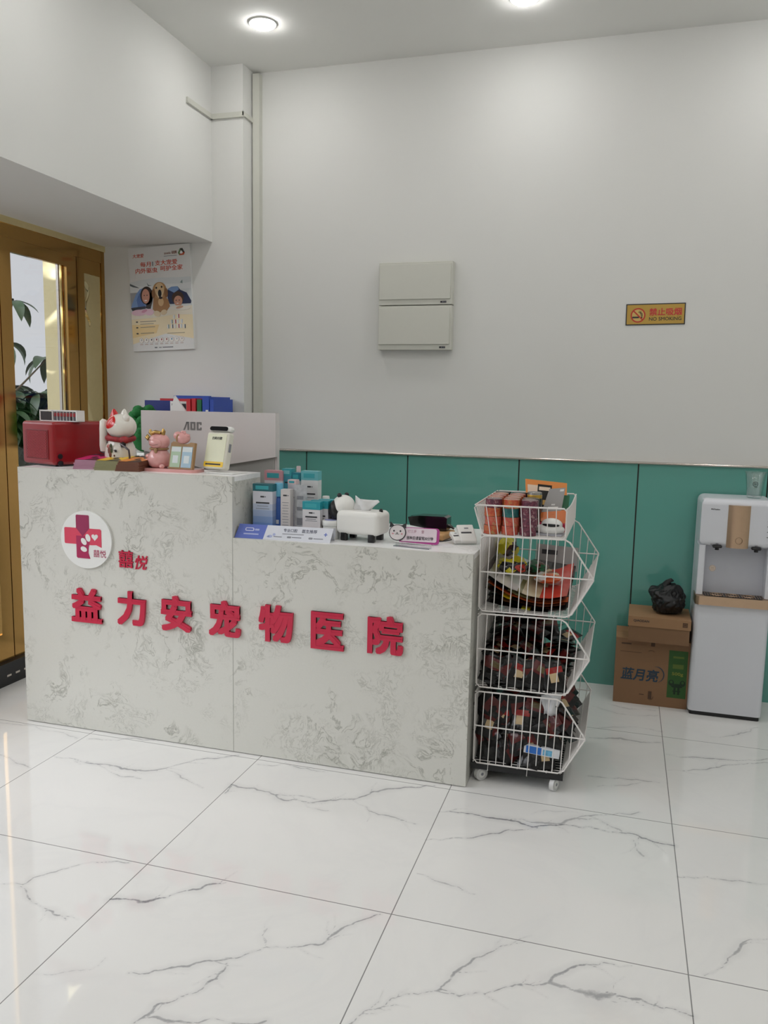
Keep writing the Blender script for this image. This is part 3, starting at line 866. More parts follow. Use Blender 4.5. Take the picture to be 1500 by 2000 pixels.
# girl
pic(ue(.27, .465, .105, .088), (46, 32, 28), 5)
pic(up([(.30, .47), (.355, .42), (.36, .52), (.32, .60), (.24, .585)]), (40, 28, 26), 5)
pic(ue(.255, .47, .065, .070), (206, 150, 128), 6)
pic(ue(.252, .512, .022, .006), (244, 234, 228), 7)
pic(ue(.232, .462, .010, .005), (50, 34, 30), 7); pic(ue(.277, .462, .010, .005), (50, 34, 30), 7)
pic(ue(.13, .625, .125, .030), (228, 192, 206), 6); pic(ue(.30, .625, .075, .032), (232, 196, 210), 7)
pic(ue(.22, .612, .05, .014, rot=.3), (214, 150, 176), 8)
# dog
pic(up([(.38, .49), (.44, .46), (.55, .46), (.62, .52), (.64, .58), (.58, .63), (.42, .635), (.36, .60)]), (168, 122, 76), 6)
pic(ue(.485, .425, .115, .082), (178, 136, 90), 7)
pic(ue(.385, .45, .03, .045), (140, 98, 62), 8); pic(ue(.59, .45, .03, .045), (140, 98, 62), 8)
pic(ue(.487, .415, .075, .066), (214, 184, 142), 9)
pic(ue(.49, .462, .042, .040), (232, 212, 178), 10)
pic(ue(.49, .452, .030, .036), (32, 28, 28), 11); pic(ue(.50, .495, .03, .012), (58, 34, 30), 11)
pic(ue(.437, .397, .014, .010), (30, 24, 22), 11); pic(ue(.525, .391, .014, .010), (30, 24, 22), 11)
pic(ue(.50, .535, .045, .04), (214, 178, 132), 8)
pic(ue(.43, .645, .055, .028, rot=-.35), (226, 206, 172), 9); pic(ue(.54, .635, .05, .025, rot=.3), (222, 200, 164), 9)
# boy
pic(ue(.775, .505, .095, .062), (74, 54, 44), 6)
pic(ue(.78, .535, .068, .050), (206, 152, 128), 7)
pic(ue(.748, .528, .010, .0045), (44, 30, 28), 8); pic(ue(.80, .528, .010, .0045), (44, 30, 28), 8)
pic(ue(.77, .557, .018, .0045), (240, 228, 222), 8)
pic(ue(.80, .600, .17, .022, rot=-.05), (232, 226, 216), 8); pic(ue(.80, .595, .06, .012, rot=.15), (208, 166, 142), 9)
# product pyramid, bullet marks, row of discs
for (u, v, c) in ((.70, .685, 0), (.77, .68, 1), (.66, .73, 2), (.715, .73, 1), (.76, .73, 0), (.82, .73, 3), (.60, .775, 2), (.665, .775, 4), (.71, .775, 0), (.765, .775, 1), (.81, .775, 3), (.865, .78, 4)):
    col = [(206, 204, 200), (176, 60, 72), (120, 140, 136), (196, 200, 204), (70, 72, 80)][c]
    pic(up([(u - .018, v - .02), (u + .018, v - .02), (u + .018, v + .018), (u - .018, v + .018)]), (236, 236, 232), 4)
    pic(up([(u + .000, v - .02), (u + .016, v - .02), (u + .016, v + .018), (u + .000, v + .018)]), col, 5)
for i, v in enumerate((.715, .77, .828)):
    pic(ue(.085, v, .018, .007), (60, 58, 56), 4)
    pic(up([(.14, v - .004), (.40 - .02 * i, v - .004), (.40 - .02 * i, v + .002), (.14, v + .002)]), (150, 138, 124), 4)
pic(up([(.14, .735), (.36, .735), (.36, .74), (.14, .74)]), (150, 138, 124), 4)
pic(up([(.58, .836), (.86, .836), (.86, .841), (.58, .841)]), (150, 138, 124), 4)
for i in range(9):
    u = .145 + i * .083
    pic(ue(u, .898, .036, .0255), (196, 176, 160), 4)
    pic(ue(u, .898, .033, .0232), (238, 234, 228), 5)
    pic(ue(u + .004, .894, .010, .010), [(190, 186, 180), (170, 160, 150), (90, 90, 90), (150, 70, 70), (160, 70, 70), (150, 60, 60), (90, 150, 180), (190, 196, 200), (190, 186, 180)][i], 6)
    pic(up([(u - .025, .934), (u + .022, .934), (u + .022, .939), (u - .025, .939)]), (190, 160, 148), 5)
pic(up([(.36, .966), (.40, .966), (.40, .976), (.36, .976)]), (110, 112, 116), 4)
pic(up([(.43, .967), (.47, .967), (.47, .976), (.43, .976)]), (150, 152, 156), 4)
pic(up([(.49, .967), (.66, .967), (.66, .976), (.49, .976)]), (120, 122, 126), 4)
# triangular emblem
def tri(u, v, s, rot):
    return [(U(u, v)[0] + s * math.cos(rot + a), U(u, v)[1] + s * math.sin(rot + a)) for a in (PI / 2 - .35, PI / 2 + .35, PI / 2 + 2 * PI / 3 - .35, PI / 2 + 2 * PI / 3 + .35, PI / 2 + 4 * PI / 3 - .35, PI / 2 + 4 * PI / 3 + .35)]
T0 = tri(.865, .075, .022, 0)
pic(T0, (60, 62, 60), 4)
pic([T0[1], T0[2], T0[3], U(.865, .075)], (110, 140, 96), 5)
pic([T0[3], T0[4], T0[5], U(.865, .075)], (196, 90, 60), 5)
pic(tri(.865, .078, .0095, 0), (238, 240, 240), 6)
pc.build('printed_picture', ps, smooth=False)
lt = MB()
M_or = mat('print_orange_red', (206, 78, 50), .45)
text_mb(lt, '每月', *U(.275, .165), .068, .027, y, M_or, depth=.0008, bold=.012)
text_mb(lt, '1', *U(.392, .165), .007, .024, y, M_inkgrey, depth=.0008, bold=.012)
text_mb(lt, '支大宠爱', *U(.61, .160), .142, .029, y, M_or, depth=.0008, bold=.012)
text_mb(lt, '内外驱虫', *U(.285, .225), .142, .029, y, M_or, depth=.0008, bold=.012)
text_mb(lt, '呵护全家', *U(.695, .215), .142, .029, y, M_or, depth=.0008, bold=.012)
text_mb(lt, '大宠爱', *U(.16, .080), .074, .022, y, mat('print_brick', (206, 86, 62), .45), depth=.0008, bold=.01, shear=.12)
text_mb(lt, 'zoetis 硕腾', *U(.69, .072), .082, .017, y, mat('print_brown', (150, 96, 76), .45), depth=.0008, bold=.004)
flat(lt, rect(U(.58, 0)[0], U(.79, 0)[0], U(0, .104)[1], U(0, .100)[1]), M_inkgrey, y, 2)
lt.build('lettering', ps, smooth=False)

# ================================================================== ON THE UPPER LEDGE
ZU, ZL = 1.151, 0.905
M_cred = mat('red_enamel', (146, 14, 22), 0.28, coat=0.3, var=0.02)
rb = thing('speaker_box', 'glossy red box speaker with a mesh grille on the left end of the ledge', 'speaker', (-1.814, .893, ZU), rz=math.radians(-19))
b = MB().rbox(-.248, 0, 0, .325, .006, .196, M_cred, .016, 4)
b.box(-.225, -.02, .02, .30, 0, .008, M_black)
b.build('housing', rb, wn=True)
M_grille = mat('dark_red_grille', (120, 14, 22), 0.4)
M_gdot = mat('grille_wire', (206, 96, 104), 0.45)
gr = MB().rbox(-.212, -.036, -.003, .004, .030, .160, M_grille, .002, 1)
rr = random.Random(2)
nx, nz = 13, 13
for i in range(nx + 6):
    x = -.165 + .125 * i / nx
for k in range(-nz, nx + 1):
    for sgn in (1, -1):
        # lattice of fine crossing wires clipped to the window
        x0, x1, z0, z1 = -.200, -.048, .036, .154
        st_ = (x1 - x0) / nx
        xa = x0 + k * st_; pts = []
        L_ = z1 - z0
        a_ = max(x0, xa); b2 = min(x1, xa + L_)
        if b2 - a_ < .004: continue
        za, zb = z0 + (a_ - xa), z0 + (b2 - xa)
        if sgn < 0: za, zb = z0 + z1 - za, z0 + z1 - zb
        gr.cyl((a_, -.0042, za), (b2, -.0042, zb), .0008, M_gdot, n=4, caps=False)
gr.build('grille', rb, smooth=False)
kb = MB().cyl((.004, .030, .045), (-.002, .030, .045), .011, M_black, n=16)
kb.cyl((.006, .030, .014), (-.002, .030, .014), .012, M_black, n=16)
kb.build('socket', rb)

# rack of slim cases standing on the red speaker
rk = thing('case_rack', 'slim white rack of small black cases standing on the red speaker', 'rack', (-1.866, 1.020, ZU + .1955), rz=math.radians(-12))
f_ = MB()
for x in (-.118, -.036, .118):
    f_.box(x - .003, x + .003, -.022, .022, 0, .049, M_white)
f_.box(-.121, .121, -.022, -.016, .045, .050, M_white); f_.box(-.121, .121, .016, .022, .045, .050, M_white)
f_.box(-.121, .121, -.022, .022, 0, .004, M_white)
f_.build('frame', rk, smooth=False)
cs_ = MB()
cs_.box(-.114, -.040, -.020, .018, .004, .043, mat('case_black', (44, 36, 36), .4, var=.5, scale=80))
cs_.build('case', rk, smooth=False)
for i in range(7):
    x = -.030 + i * .0205
    c_ = MB().rbox(x, x + .017, -.018, .018, .004, .043, mat('case_grey', (86, 86, 92), .35) if i != 5 else M_black, .002, 1)
    c_.rbox(x + .001, x + .016, -.0195, -.017, .022, .038, mat('case_red', (150, 36, 40), .4), .003, 2)
    c_.box(x + .0165, x + .0195, -.017, .017, .004, .044, M_white)
    c_.build('case', rk, smooth=False)

# lucky cat seen from behind
M_por = mat('white_porcelain', (230, 226, 216), 0.12, coat=0.5, var=0.01)
M_pred = mat('red_glaze', (206, 34, 36), 0.15, coat=0.5)
M_brocade = mat('red_brocade', (150, 40, 44), 0.6, var=0.7, scale=90)
kc = thing('cat_figurine', 'white porcelain lucky cat with red ear patch, seen from behind the speaker', 'figurine', (-1.558, 1.010, ZU))
kc.scale = (.83, .87, .97)
bd = MB().lathe([(.060, 0), (.074, .008), (.084, .035), (.085, .065), (.078, .095), (.066, .118), (.058, .130), (0, .135)], M_por, n=32, sy=.82)
bd.build('body', kc, angle=60)
hd = MB().ball((.008, 0, .186), (.082, .066, .058), M_por, 32, 18)
hd.build('head', kc, angle=60)
def ear(name, x, m, lean, big=1.0):
    e = MB().lathe([(.030 * big, -.012), (.027 * big, .004), (.018 * big, .022), (.008 * big, .036), (.0, .040)], m, n=16, sy=.55)
    e.build(name, kc, angle=60, loc=(x, .0, .226), rot=(0, lean, 0))
ear('ear', -.032, M_pred, -.10, 1.05); ear('ear', .026, M_por, .10, 1.0)
# red patch around the left ear, laid on the head's curve
pt = MB(); vs, fs = [], []
na, nr = 28, 6
for r_ in range(nr + 1):
    for j in range(na):
        a_ = 2 * PI * j / na; q = r_ / nr
        x = -.034 + .050 * q * math.cos(a_); z = .207 + .030 * q * math.sin(a_)
        nx_ = (x - .008) / .082; nz_ = (z - .186) / .058
        rr_ = 1 - nx_ ** 2 - nz_ ** 2
        if rr_ < .01:
            s_ = math.sqrt(.99 / (nx_ ** 2 + nz_ ** 2)); nx_ *= s_; nz_ *= s_; rr_ = .01
        vs.append((.008 + nx_ * .0828, -math.sqrt(rr_) * .0668, .186 + nz_ * .0588))
for r_ in range(nr):
    for j in range(na):
        fs.append((r_ * na + j, r_ * na + (j + 1) % na, (r_ + 1) * na + (j + 1) % na, (r_ + 1) * na + j))
pt.add(vs, fs, M_pred); pt.build('ear_patch', kc, angle=60)
co = MB().tube([(.072 * math.cos(a_) + .002, .056 * math.sin(a_), .131 + .004 * math.sin(2 * a_)) for a_ in [2 * PI * i / 28 for i in range(28)]], .0115, M_brocade, 10, closed=True)
co.ball((.058, -.046, .128), (.030, .020, .017), M_brocade, 14, 8)
co.build('collar', kc, angle=60)
ar = MB().tube([(-.094, -.012, .075), (-.092, -.016, .10), (-.090, -.018, .14), (-.090, -.018, .175), (-.089, -.014, .205), (-.088, -.01, .215)], [.018, .021, .020, .020, .021, .012], M_por, 16)
ar.build('raised_arm', kc, angle=60)
MB().tube([(-.085 + .036 * math.cos(a_), -.032 - .01 * math.sin(a_), .098 + .032 * math.sin(a_)) for a_ in [-2.4 + 3.0 * i / 14 for i in range(15)]], .003, M_black, 8).build('arm_rim', kc)
MB().ball((.060, -.03, .226), (.019, .015, .019), M_por, 16, 10).build('bow_knob', kc)
rd = MB().cyl((.052, -.062, .110), (.060, -.048, .108), .014, M_black, n=16)
rd.tube([(.050, -.07, .112), (.085, -.078, .098), (.108, -.082, .086), (.112, -.082, .06), (.112, -.08, .0)], .0048, mat('gunmetal', (86, 82, 84), .35, metal=.7), 8)
rd.build('swing_rod', kc)
fl = MB()
for x, z, rx, rz, m in ((-.015, .082, .012, .02, mat('glaze_brown', (120, 70, 56), .2)), (-.022, .099, .012, .009, mat('glaze_pink', (190, 120, 112), .2)), (-.006, .102, .008, .010, mat('glaze_green', (70, 84, 58), .2)),
                        (-.012, .062, .008, .012, mat('glaze_brown', (120, 70, 56), .2)), (.018, .082, .010, .003, M_ink), (.020, .076, .009, .0025, M_ink), (-.004, .082, .006, .013, mat('glaze_green', (70, 84, 58), .2)), (.012, .058, .004, .005, mat('glaze_brown', (120, 70, 56), .2))):
    y_ = -.0695 * math.sqrt(max(.05, 1 - (x / .084) ** 2)) - .002
    fl.ball((x, y_, z), (rx, .004, rz), m, 12, 6)
fl.build('painted_flowers', kc, angle=60)

# three fanned piles of pamphlets
def pamphlets(cx_, cy_, name, cols, n, lab, yaw, seed):
    r_ = random.Random(seed); z = ZU
    em, cm, dm = cols
    for i in range(n):
        th = .0050
        t_ = thing('pamphlet', '%s, %s' % (lab, 'topmost' if i == n - 1 else (ORD[i] + ' from the counter' if i else 'lowest')), 'pamphlet',
                   (cx_ + .003 * i * .6 + r_.uniform(-.002, .002), cy_ + i * .0022, z + .0011 * i), group=name, rot=(.014 * i, 0, yaw + r_.uniform(-.03, .03) - .03 * i))
        b_ = MB(); Wd, Dp = .054, .078
        b_.box(-Wd, Wd, -Dp, Dp, 0, th * .86, em)
        b_.build('pages', t_, smooth=False)
        c2 = MB().box(-Wd - .001, Wd + .001, -Dp - .001, Dp + .001, th * .86, th * .97, dm if i == n - 1 else em)
        if i == n - 1:
            c2.add([(-Wd, -Dp, th + .0004), (-.01, -Dp, th + .0004), (.02, 0.0, th + .0004), (-.012, .035, th + .0004), (-Wd, .03, th + .0004)], [(0, 1, 2, 3, 4)], cm)
            c2.add([(Wd, -Dp * .7, th + .0004), (Wd, .05, th + .0004), (.02, .06, th + .0004), (.015, -.02, th + .0004)], [(0, 1, 2, 3)], cm)
            c2.add([(-.02, -.02, th + .0006), (.004, -.03, th + .0006), (.012, .0, th + .0006), (-.01, .008, th + .0006)], [(0, 1, 2, 3)], M_ink)
        c2.build('cover', t_, smooth=False)
        z += th
pamphlets(-1.650, .936, 'pink pamphlets on the ledge', (mat('pages_mauve', (186, 140, 160), .6), mat('cover_pink', (212, 40, 110), .4), mat('cover_plum', (92, 34, 56), .4)), 8, 'pamphlet in the pink fanned pile beside the red speaker', .25, 1)
pamphlets(-1.540, .932, 'yellow pamphlets on the ledge', (mat('pages_olive', (150, 146, 108), .6), mat('cover_yellow', (236, 190, 24), .4), mat('cover_moss', (74, 70, 44), .4)), 8, 'pamphlet in the yellow fanned pile, middle of three', .18, 2)
pamphlets(-1.428, .928, 'orange pamphlets on the ledge', (mat('pages_brown', (118, 74, 54), .6), mat('cover_orange', (232, 140, 50), .4), mat('cover_brown', (72, 44, 34), .4)), 8, 'pamphlet in the orange fanned pile beside the pink ornament', .12, 3)

# pink ornament with clip board
M_pig = mat('pink_glaze', (224, 164, 160), 0.14, coat=0.5, var=0.02)
M_cork = mat('tan_board', (166, 132, 92), 0.6, var=0.08, scale=60)
og = thing('animal_ornament', 'pink glazed horned animal ornament on a tray holding a tan card board', 'ornament', (-1.260, .955, ZU))
MB().prism(rrect(-.128, .128, -.05, .055, .03, 6), 0, .014, M_pig).build('tray', og, rot=(math.radians(90), 0, 0), loc=(0, 0, 0))
an = MB().lathe([(.030, 0), (.044, .010), (.050, .030), (.047, .052), (.036, .070), (.026, .082), (0, .086)], M_pig, (-.070, 0, .014), n=28)
an.ball((-.066, -.004, .124), (.046, .040, .037), M_pig, 24, 14)
an.ball((-.066, -.034, .118), (.030, .018, .021), M_pig, 18, 10)
an.ball((-.112, -.016, .040), (.020, .018, .014), M_pig, 14, 8); an.ball((-.108, -.018, .062), (.017, .013, .011), M_pig, 14, 8)
an.ball((-.034, -.040, .022), (.012, .012, .010), M_pig, 14, 8)
an.build('animal_body', og, angle=60)
hn = MB()
hn.tube([(-.092, -.01, .152), (-.104, -.012, .163), (-.104, -.012, .176)], [.010, .009, .003], M_ornament_gold, 10)
hn.tube([(-.046, -.01, .156), (-.040, -.012, .168), (-.042, -.012, .180)], [.010, .009, .003], M_ornament_gold, 10)
hn.tube([(-.118, 0, .135), (-.128, 0, .142), (-.124, 0, .152)], [.011, .010, .004], M_ornament_gold, 10)
hn.tube([(-.09, -.02, .158), (-.07, -.028, .166), (-.05, -.02, .162)], .007, M_ornament_gold, 10)
hn.build('horns', og, angle=60)
sc_ = MB().tube([(-.070 + .037 * math.cos(a_), .035 * math.sin(a_), .094) for a_ in [2 * PI * i / 20 for i in range(20)]], .0045, M_cork, 8, closed=True)
sc_.ball((-.062, -.040, .088), (.008, .006, .012), M_cork, 10, 6)
sc_.build('scarf', og, angle=60)
fc = MB()
for x in (-.090, -.056):
    fc.tube([(x - .006, -.0395, .130), (x, -.042, .1335), (x + .006, -.0405, .130)], .0012, mat('brown_line', (140, 90, 86), .5), 6)
fc.tube([(-.086, -.050, .113), (-.066, -.054, .110), (-.046, -.049, .114)], .0010, mat('brown_line', (140, 90, 86), .5), 6)
fc.build('face', og)
# leaning board with two coloured cards
tl = math.radians(-12)
def tilt(mb, ox_, oy_, oz_, yaw=0.0):
    M_ = Matrix.Translation((ox_, oy_, oz_)) @ Matrix.Rotation(yaw, 4, 'Z') @ Matrix.Rotation(tl, 4, 'X')
    mb.v = [tuple(M_ @ Vector(p)) for p in mb.v]; return mb
pol = [(-.060, 0), (.060, 0), (.060, .112), (.040, .113), (.025, .106), (.0, .106), (-.015, .115), (-.03, .113), (-.05, .115), (-.060, .108)]
b_ = MB().prism(pol, -.004, .012, M_cork)
tilt(b_, .052, -.036, .014, -.12).build('card_board', og, smooth=False)
for x0_, m_ in ((-.054, mat('card_green', (172, 196, 166), .5)), (.003, mat('card_blue', (164, 192, 208), .5))):
    c_ = MB().prism(rect(x0_, x0_ + .051, .006, .094), -.0055, -.004, m_)
    c_.prism(rect(x0_ + .002, x0_ + .049, .072, .092), -.0060, -.0055, mat('card_pale', (214, 222, 222), .5))
    c_.prism(rect(x0_ + .012, x0_ + .039, .024, .056), -.0060, -.0055, mat('card_pale', (214, 222, 222), .5))
    tilt(c_, .052, -.036, .014, -.12).build('card', og, smooth=False)
sm = MB().ball((.052, -.012, .142), (.032, .026, .024), M_pig, 20, 12)
sm.ball((.030, -.014, .152), (.020, .018, .018), M_pig, 16, 10)
sm.ball((.066, -.022, .165), (.006, .005, .009), M_pig, 10, 6); sm.ball((.080, -.018, .154), (.009, .006, .006), M_pig, 10, 6)
sm.ball((.050, -.012, .166), (.010, .008, .008), M_pig, 10, 6)
sm.build('small_animal', og, angle=60)
MB().tube([(.036 + .0, -.036, .128), (.036, -.036, .146), (.042, -.030, .158)], .0035, M_cork, 8).build('bridle', og)

# payment speaker with a display stand
M_pay = mat('cream_plastic', (232, 228, 214), 0.3, var=.01)
qy = thing('payment_speaker', 'white upright payment speaker with yellow strip in front of the monitor', 'payment device', (-1.062, .985, ZU), rz=math.radians(-10))
qy.scale = (1.08, 1.08, 1.0)
MB().rbox(-.030, .095, -.045, .055, 0, .006, M_white, .003, 2).build('base', qy, wn=True)
tl = math.radians(-13)
b_ = MB().rbox(-.052, .052, 0, .040, .016, .172, M_pay, .010, 3)
tilt(b_, 0, -.045, .004).build('housing', qy, wn=True)
b_ = MB().rbox(-.050, .056, .004, .036, .174, .198, M_white, .012, 4, axes='xyz'); tilt(b_, 0, -.045, .004).build('speaker_bar', qy, wn=True)
b_ = MB().prism(rrect(-.042, .042, .178, .195, .0082, 6), .0005, .006, mat('matt_black', (14, 14, 15), .7, spec=.2)); tilt(b_, 0, -.045, .004).build('speaker_slot', qy, smooth=False)
b_ = MB().prism(rrect(-.045, .045, .022, .164, .008, 4), -.0012, .002, mat('pale_yellow_card', (226, 226, 196), .4)); tilt(b_, 0, -.045, .004).build('front_card', qy, smooth=False)
b_ = MB().prism(rrect(-.046, .046, .024, .046, .004, 3), -.0018, -.0012, mat('bright_yellow', (240, 196, 20), .4))
b_.prism(rect(-.034, .034, .032, .038), -.0022, -.0018, M_ink)
b_.prism(ell(-.034, .035, .004, .004, 12), -.0023, -.0018, M_ink)
tilt(b_, 0, -.045, .004).build('yellow_strip', qy, smooth=False)
b_ = MB(); text_mb(b_, '扫码付款', .002, .145, .048, .0125, -.0014, M_ink, depth=.0006, bold=.012)
tilt(b_, 0, -.045, .004).build('lettering', qy, smooth=False)
b_ = MB().rbox(.0515, .0535, .012, .026, .09, .125, M_inkgrey, .0008, 1); tilt(b_, 0, -.045, .004).build('side_button', qy, smooth=False)

# monitor, standing on the desk behind the ledge
M_mon = mat('glossy_white_shell', (214, 208, 206), 0.16, coat=.4, var=.01)
M_mong = mat('grey_shell', (168, 168, 164), .4)
mo = thing('monitor', 'wide white desktop monitor seen from the back behind the ledge', 'monitor', (-1.245, 1.24, .75))
MB().box(-.338, .338, -.010, .012, .205, .652, M_mon).box(-.334, .334, .0115, .013, .212, .646, M_black).build('screen_panel', mo, smooth=False)
b_ = MB().prism([(-.338, .652), (-.338, .470), (-.02, .395), (.338, .460), (.338, .652)][::1], -.030, -.010, M_mon)
b_.build('back_shell', mo, smooth=False)
MB().box(-.336, .326, -.014, -.010, .21, .46, M_mong).build('lower_back', mo, smooth=False)
b_ = MB(); z_, h_ = .586, .037; yy = -.030
M_logo = mat('grey_logo', (122, 119, 118), .5)
b_.prism([(-.066, z_ - h_ / 2), (-.058, z_ - h_ / 2), (-.043, z_ + h_ / 2), (-.050, z_ + h_ / 2)], yy - .0012, yy, M_logo)
b_.prism([(-.050, z_ + h_ / 2), (-.036, z_ + h_ / 2), (-.036, z_ - h_ / 2), (-.045, z_ - h_ / 2), (-.045, z_ + h_ / 2 - .008)][::-1], yy - .0012, yy, M_logo)
def ring(x0_, x1_, open_right):
    w_ = .0075; a0 = z_ - h_ / 2; a1 = z_ + h_ / 2
    b_.prism(rrect(x0_, x0_ + w_ + .002, a0, a1, .004, 3), yy - .0012, yy, M_logo)
    b_.prism(rrect(x0_, x1_, a1 - w_, a1, .003, 3), yy - .0013, yy, M_logo)
    b_.prism(rrect(x0_, x1_, a0, a0 + w_, .003, 3), yy - .0013, yy, M_logo)
    if not open_right: b_.prism(rrect(x1_ - w_ - .002, x1_, a0, a1, .004, 3), yy - .0012, yy, M_logo)
    else:
        b_.prism(rect(x1_ - w_, x1_, a1 - .013, a1 - .004), yy - .0012, yy, M_logo); b_.prism(rect(x1_ - w_, x1_, a0 + .004, a0 + .013), yy - .0012, yy, M_logo)
ring(-.030, -.004, False); ring(.002, .027, True)
b_.build('logo', mo, smooth=False, loc=(-.052, 0, 0))
b_ = MB().rbox(-.06, .06, -.03, .05, .0, .014, M_mong, .004, 2).box(-.03, .03, -.004, .010, .012, .30, M_mong)
b_.build('stand', mo, smooth=False)

# filing cabinet by the corner wall, with folders and a green plush
fc_ = thing('low_cabinet', 'low white cabinet against the corner wall behind the monitor', 'cabinet', (-1.80, 1.94, 0))
MB().rbox(-.33, .33, -.15, .15, 0, 1.16, M_white, .004, 1).build('carcass', fc_, wn=True)
for s_ in (-1, 1):
    d_ = MB().box(min(s_ * .003, s_ * .322), max(s_ * .003, s_ * .322), -.166, -.1505, .04, 1.12, M_white).build('door', fc_, smooth=False)
    MB().box(s_ * .02 - .005, s_ * .02 + .005, -.182, -.166, .62, .74, M_chrome).build('handle', d_, smooth=False)
ZC = 1.161
M_fred = mat('folder_red', (196, 40, 48), .4); M_fblue = mat('folder_blue', (50, 82, 178), .4); M_fdb = mat('folder_navy', (36, 48, 120), .4); M_fgr = mat('folder_green', (24, 104, 62), .4)
def folder(x, y0, m, w_, h_, d_, lab, lean=0.0, yaw=0.0):
    t_ = thing('ring_binder', lab, 'folder', (x, y0, ZC), rot=(0, lean, yaw))
    MB().box(-w_, 0, 0, d_, 0, h_, m).build('cover', t_, smooth=False)
    MB().box(-.020, -.005, -.0012, .0, h_ - .19, h_ - .07, M_white).build('spine_label', t_, smooth=False)
    return t_
folder(-1.545, 1.83, M_fblue, .022, .300, .22, 'thin blue folder at the right end of the row behind the monitor')
folder(-1.572, 1.83, M_fblue, .040, .312, .24, 'tall blue folder, second from the right behind the monitor')
folder(-1.618, 1.83, M_fgr, .026, .297, .22, 'green folder in the row behind the monitor')
folder(-1.652, 1.83, M_fred, .024, .302, .22, 'red folder next to the green folder behind the monitor')
folder(-1.684, 1.83, M_fred, .024, .300, .22, 'red folder next to the leaning white booklet behind the monitor')
t_ = thing('document_folder', 'broad blue folder standing at the back behind the red folder', 'folder', (-1.815, 2.065, ZC))
MB().box(-.11, .118, 0, .02, 0, .318, M_fblue).build('cover', t_, smooth=False)
t_ = thing('document_folder', 'broad red folder lying face out behind the white booklet', 'folder', (-1.866, 2.06 - .03, ZC))
MB().box(-.128, .125, 0, .018, 0, .300, M_fred).build('cover', t_, smooth=False)
t_ = thing('document_folder', 'navy blue folder face out beside the green plush', 'folder', (-1.99, 2.0, ZC))
MB().box(-.085, .12, 0, .018, 0, .288, M_fdb).build('cover', t_, smooth=False)
t_ = thing('document_folder', 'black folder with a white frame behind the leaning white booklet', 'folder', (-1.835, 1.975, ZC))
MB().box(-.06, .05, 0, .012, 0, .285, M_white).box(-.05, .04, -.001, 0, .15, .272, M_ink).build('cover', t_, smooth=False)
t_ = thing('booklet', 'white booklet leaning against the folders behind the monitor', 'booklet', (-1.845, 1.925, ZC), rot=(0, math.radians(17), 0))
MB().prism([(-.085, .03), (.07, 0), (.085, .19), (-.085, .305)], 0, .012, M_post).build('pages', t_, smooth=False)
gp = MB()
M_plush = mat('green_plush', (20, 104, 44), .8, var=.2, scale=60, bump=.4)
rr = random.Random(9)
gp.ball((0, 0, .12), (.085, .075, .12), M_plush, 20, 12)
for i in range(60):
    a_ = rr.uniform(0, 6.28); h_ = rr.uniform(-.5, 1.2)
    gp.ball((.082 * math.cos(a_) * math.cos(h_), .072 * math.sin(a_) * math.cos(h_), .14 + .105 * math.sin(h_)), rr.uniform(.020, .03), M_plush, 10, 6)
o = gp.build('plush_toy', smooth=True, angle=80, loc=(-2.005, 1.88, ZC)); tag(o, 'lumpy green plush behind the lucky cat and beside the monitor', 'toy')

# ================================================================== ON THE LOWER WORKTOP
M_tealp = mat('teal_print', (60, 164, 172), .4); M_tealdk = mat('deep_teal_print', (28, 92, 104), .4)
M_pap = mat('carton_white', (214, 214, 218), .4)
M_line = mat('fine_print', (120, 122, 130), .5)
def blend(a_, b_, t): return tuple(int(a_[i] + (b_[i] - a_[i]) * t) for i in range(3))
def carton(lab, x, y, w_, d_, h_, top=(206, 208, 214), bot=None, band=None, lines=3, rz=0.0, cap=None, group='dental care packs behind the sign', band_h=.028, kind='carton', z=ZL):
    t_ = thing(kind, lab, 'box' if kind == 'carton' else kind, (x, y, z), rz=rz, group=group)
    hb = h_ - (band_h if band else 0)
    b_ = MB()
    if bot:
        n_ = 7
        for i in range(n_):
            c_ = blend(bot, top, min(1, i / (n_ - 2.0)))
            b_.box(-w_ / 2, w_ / 2, 0, d_, hb * i / n_, hb * (i + 1) / n_, mat('print_%d_%d_%d' % c_, c_, .35, var=.01))
    else:
        b_.box(-w_ / 2, w_ / 2, 0, d_, 0, hb, mat('print_%d_%d_%d' % top, top, .35, var=.01))
    b_.build('carton_body', t_, smooth=False)
    if band:
        e_ = MB().box(-w_ / 2 - .0006, w_ / 2 + .0006, -.0006, d_, hb, h_, mat('band_%d_%d_%d' % band, band, .35, var=.03))
        e_.box(-w_ * .36, w_ * .30, -.0014, -.0006, hb + band_h * .25, hb + band_h * .75, M_tealp if band != (60, 164, 172) else mat('pale_teal', (130, 198, 204), .4))
        e_.build('top_band', t_, smooth=False)
    if lines:
        l_ = MB()
        l_.box(-.010, .006, -.0006, 0, hb * .86, hb * .86 + .006, M_ink)
        l_.box(.008, .014, -.0006, 0, hb * .86 + .001, hb * .86 + .005, M_line)
        for i in range(lines):
            q = w_ * (.34 if i % 2 == 0 else .28)
            z_ = hb * (.72 - .06 * i)
            l_.box(-q, q, -.0006, 0, z_, z_ + (.006 if i == 0 and lines < 5 else .0018), M_ink if i == 0 and lines < 5 else M_line)
        l_.build('fine_print', t_, smooth=False)
    return t_
carton('tall white and blue shaded carton with a teal top, nearest the counter step', -.845, .945, .088, .045, .212, (212, 213, 222), (86, 128, 196), (36, 100, 108), 3, band_h=.030)
carton('slim green-white carton squeezed between the counter step and the blue shaded carton', -.898, 1.005, .040, .035, .165, (196, 206, 208), (96, 150, 150), (60, 164, 172), 2)
carton('narrow beige carton covered in fine print beside the blue bottle', -.746, .950, .042, .036, .193, (206, 200, 198), None, None, 14)
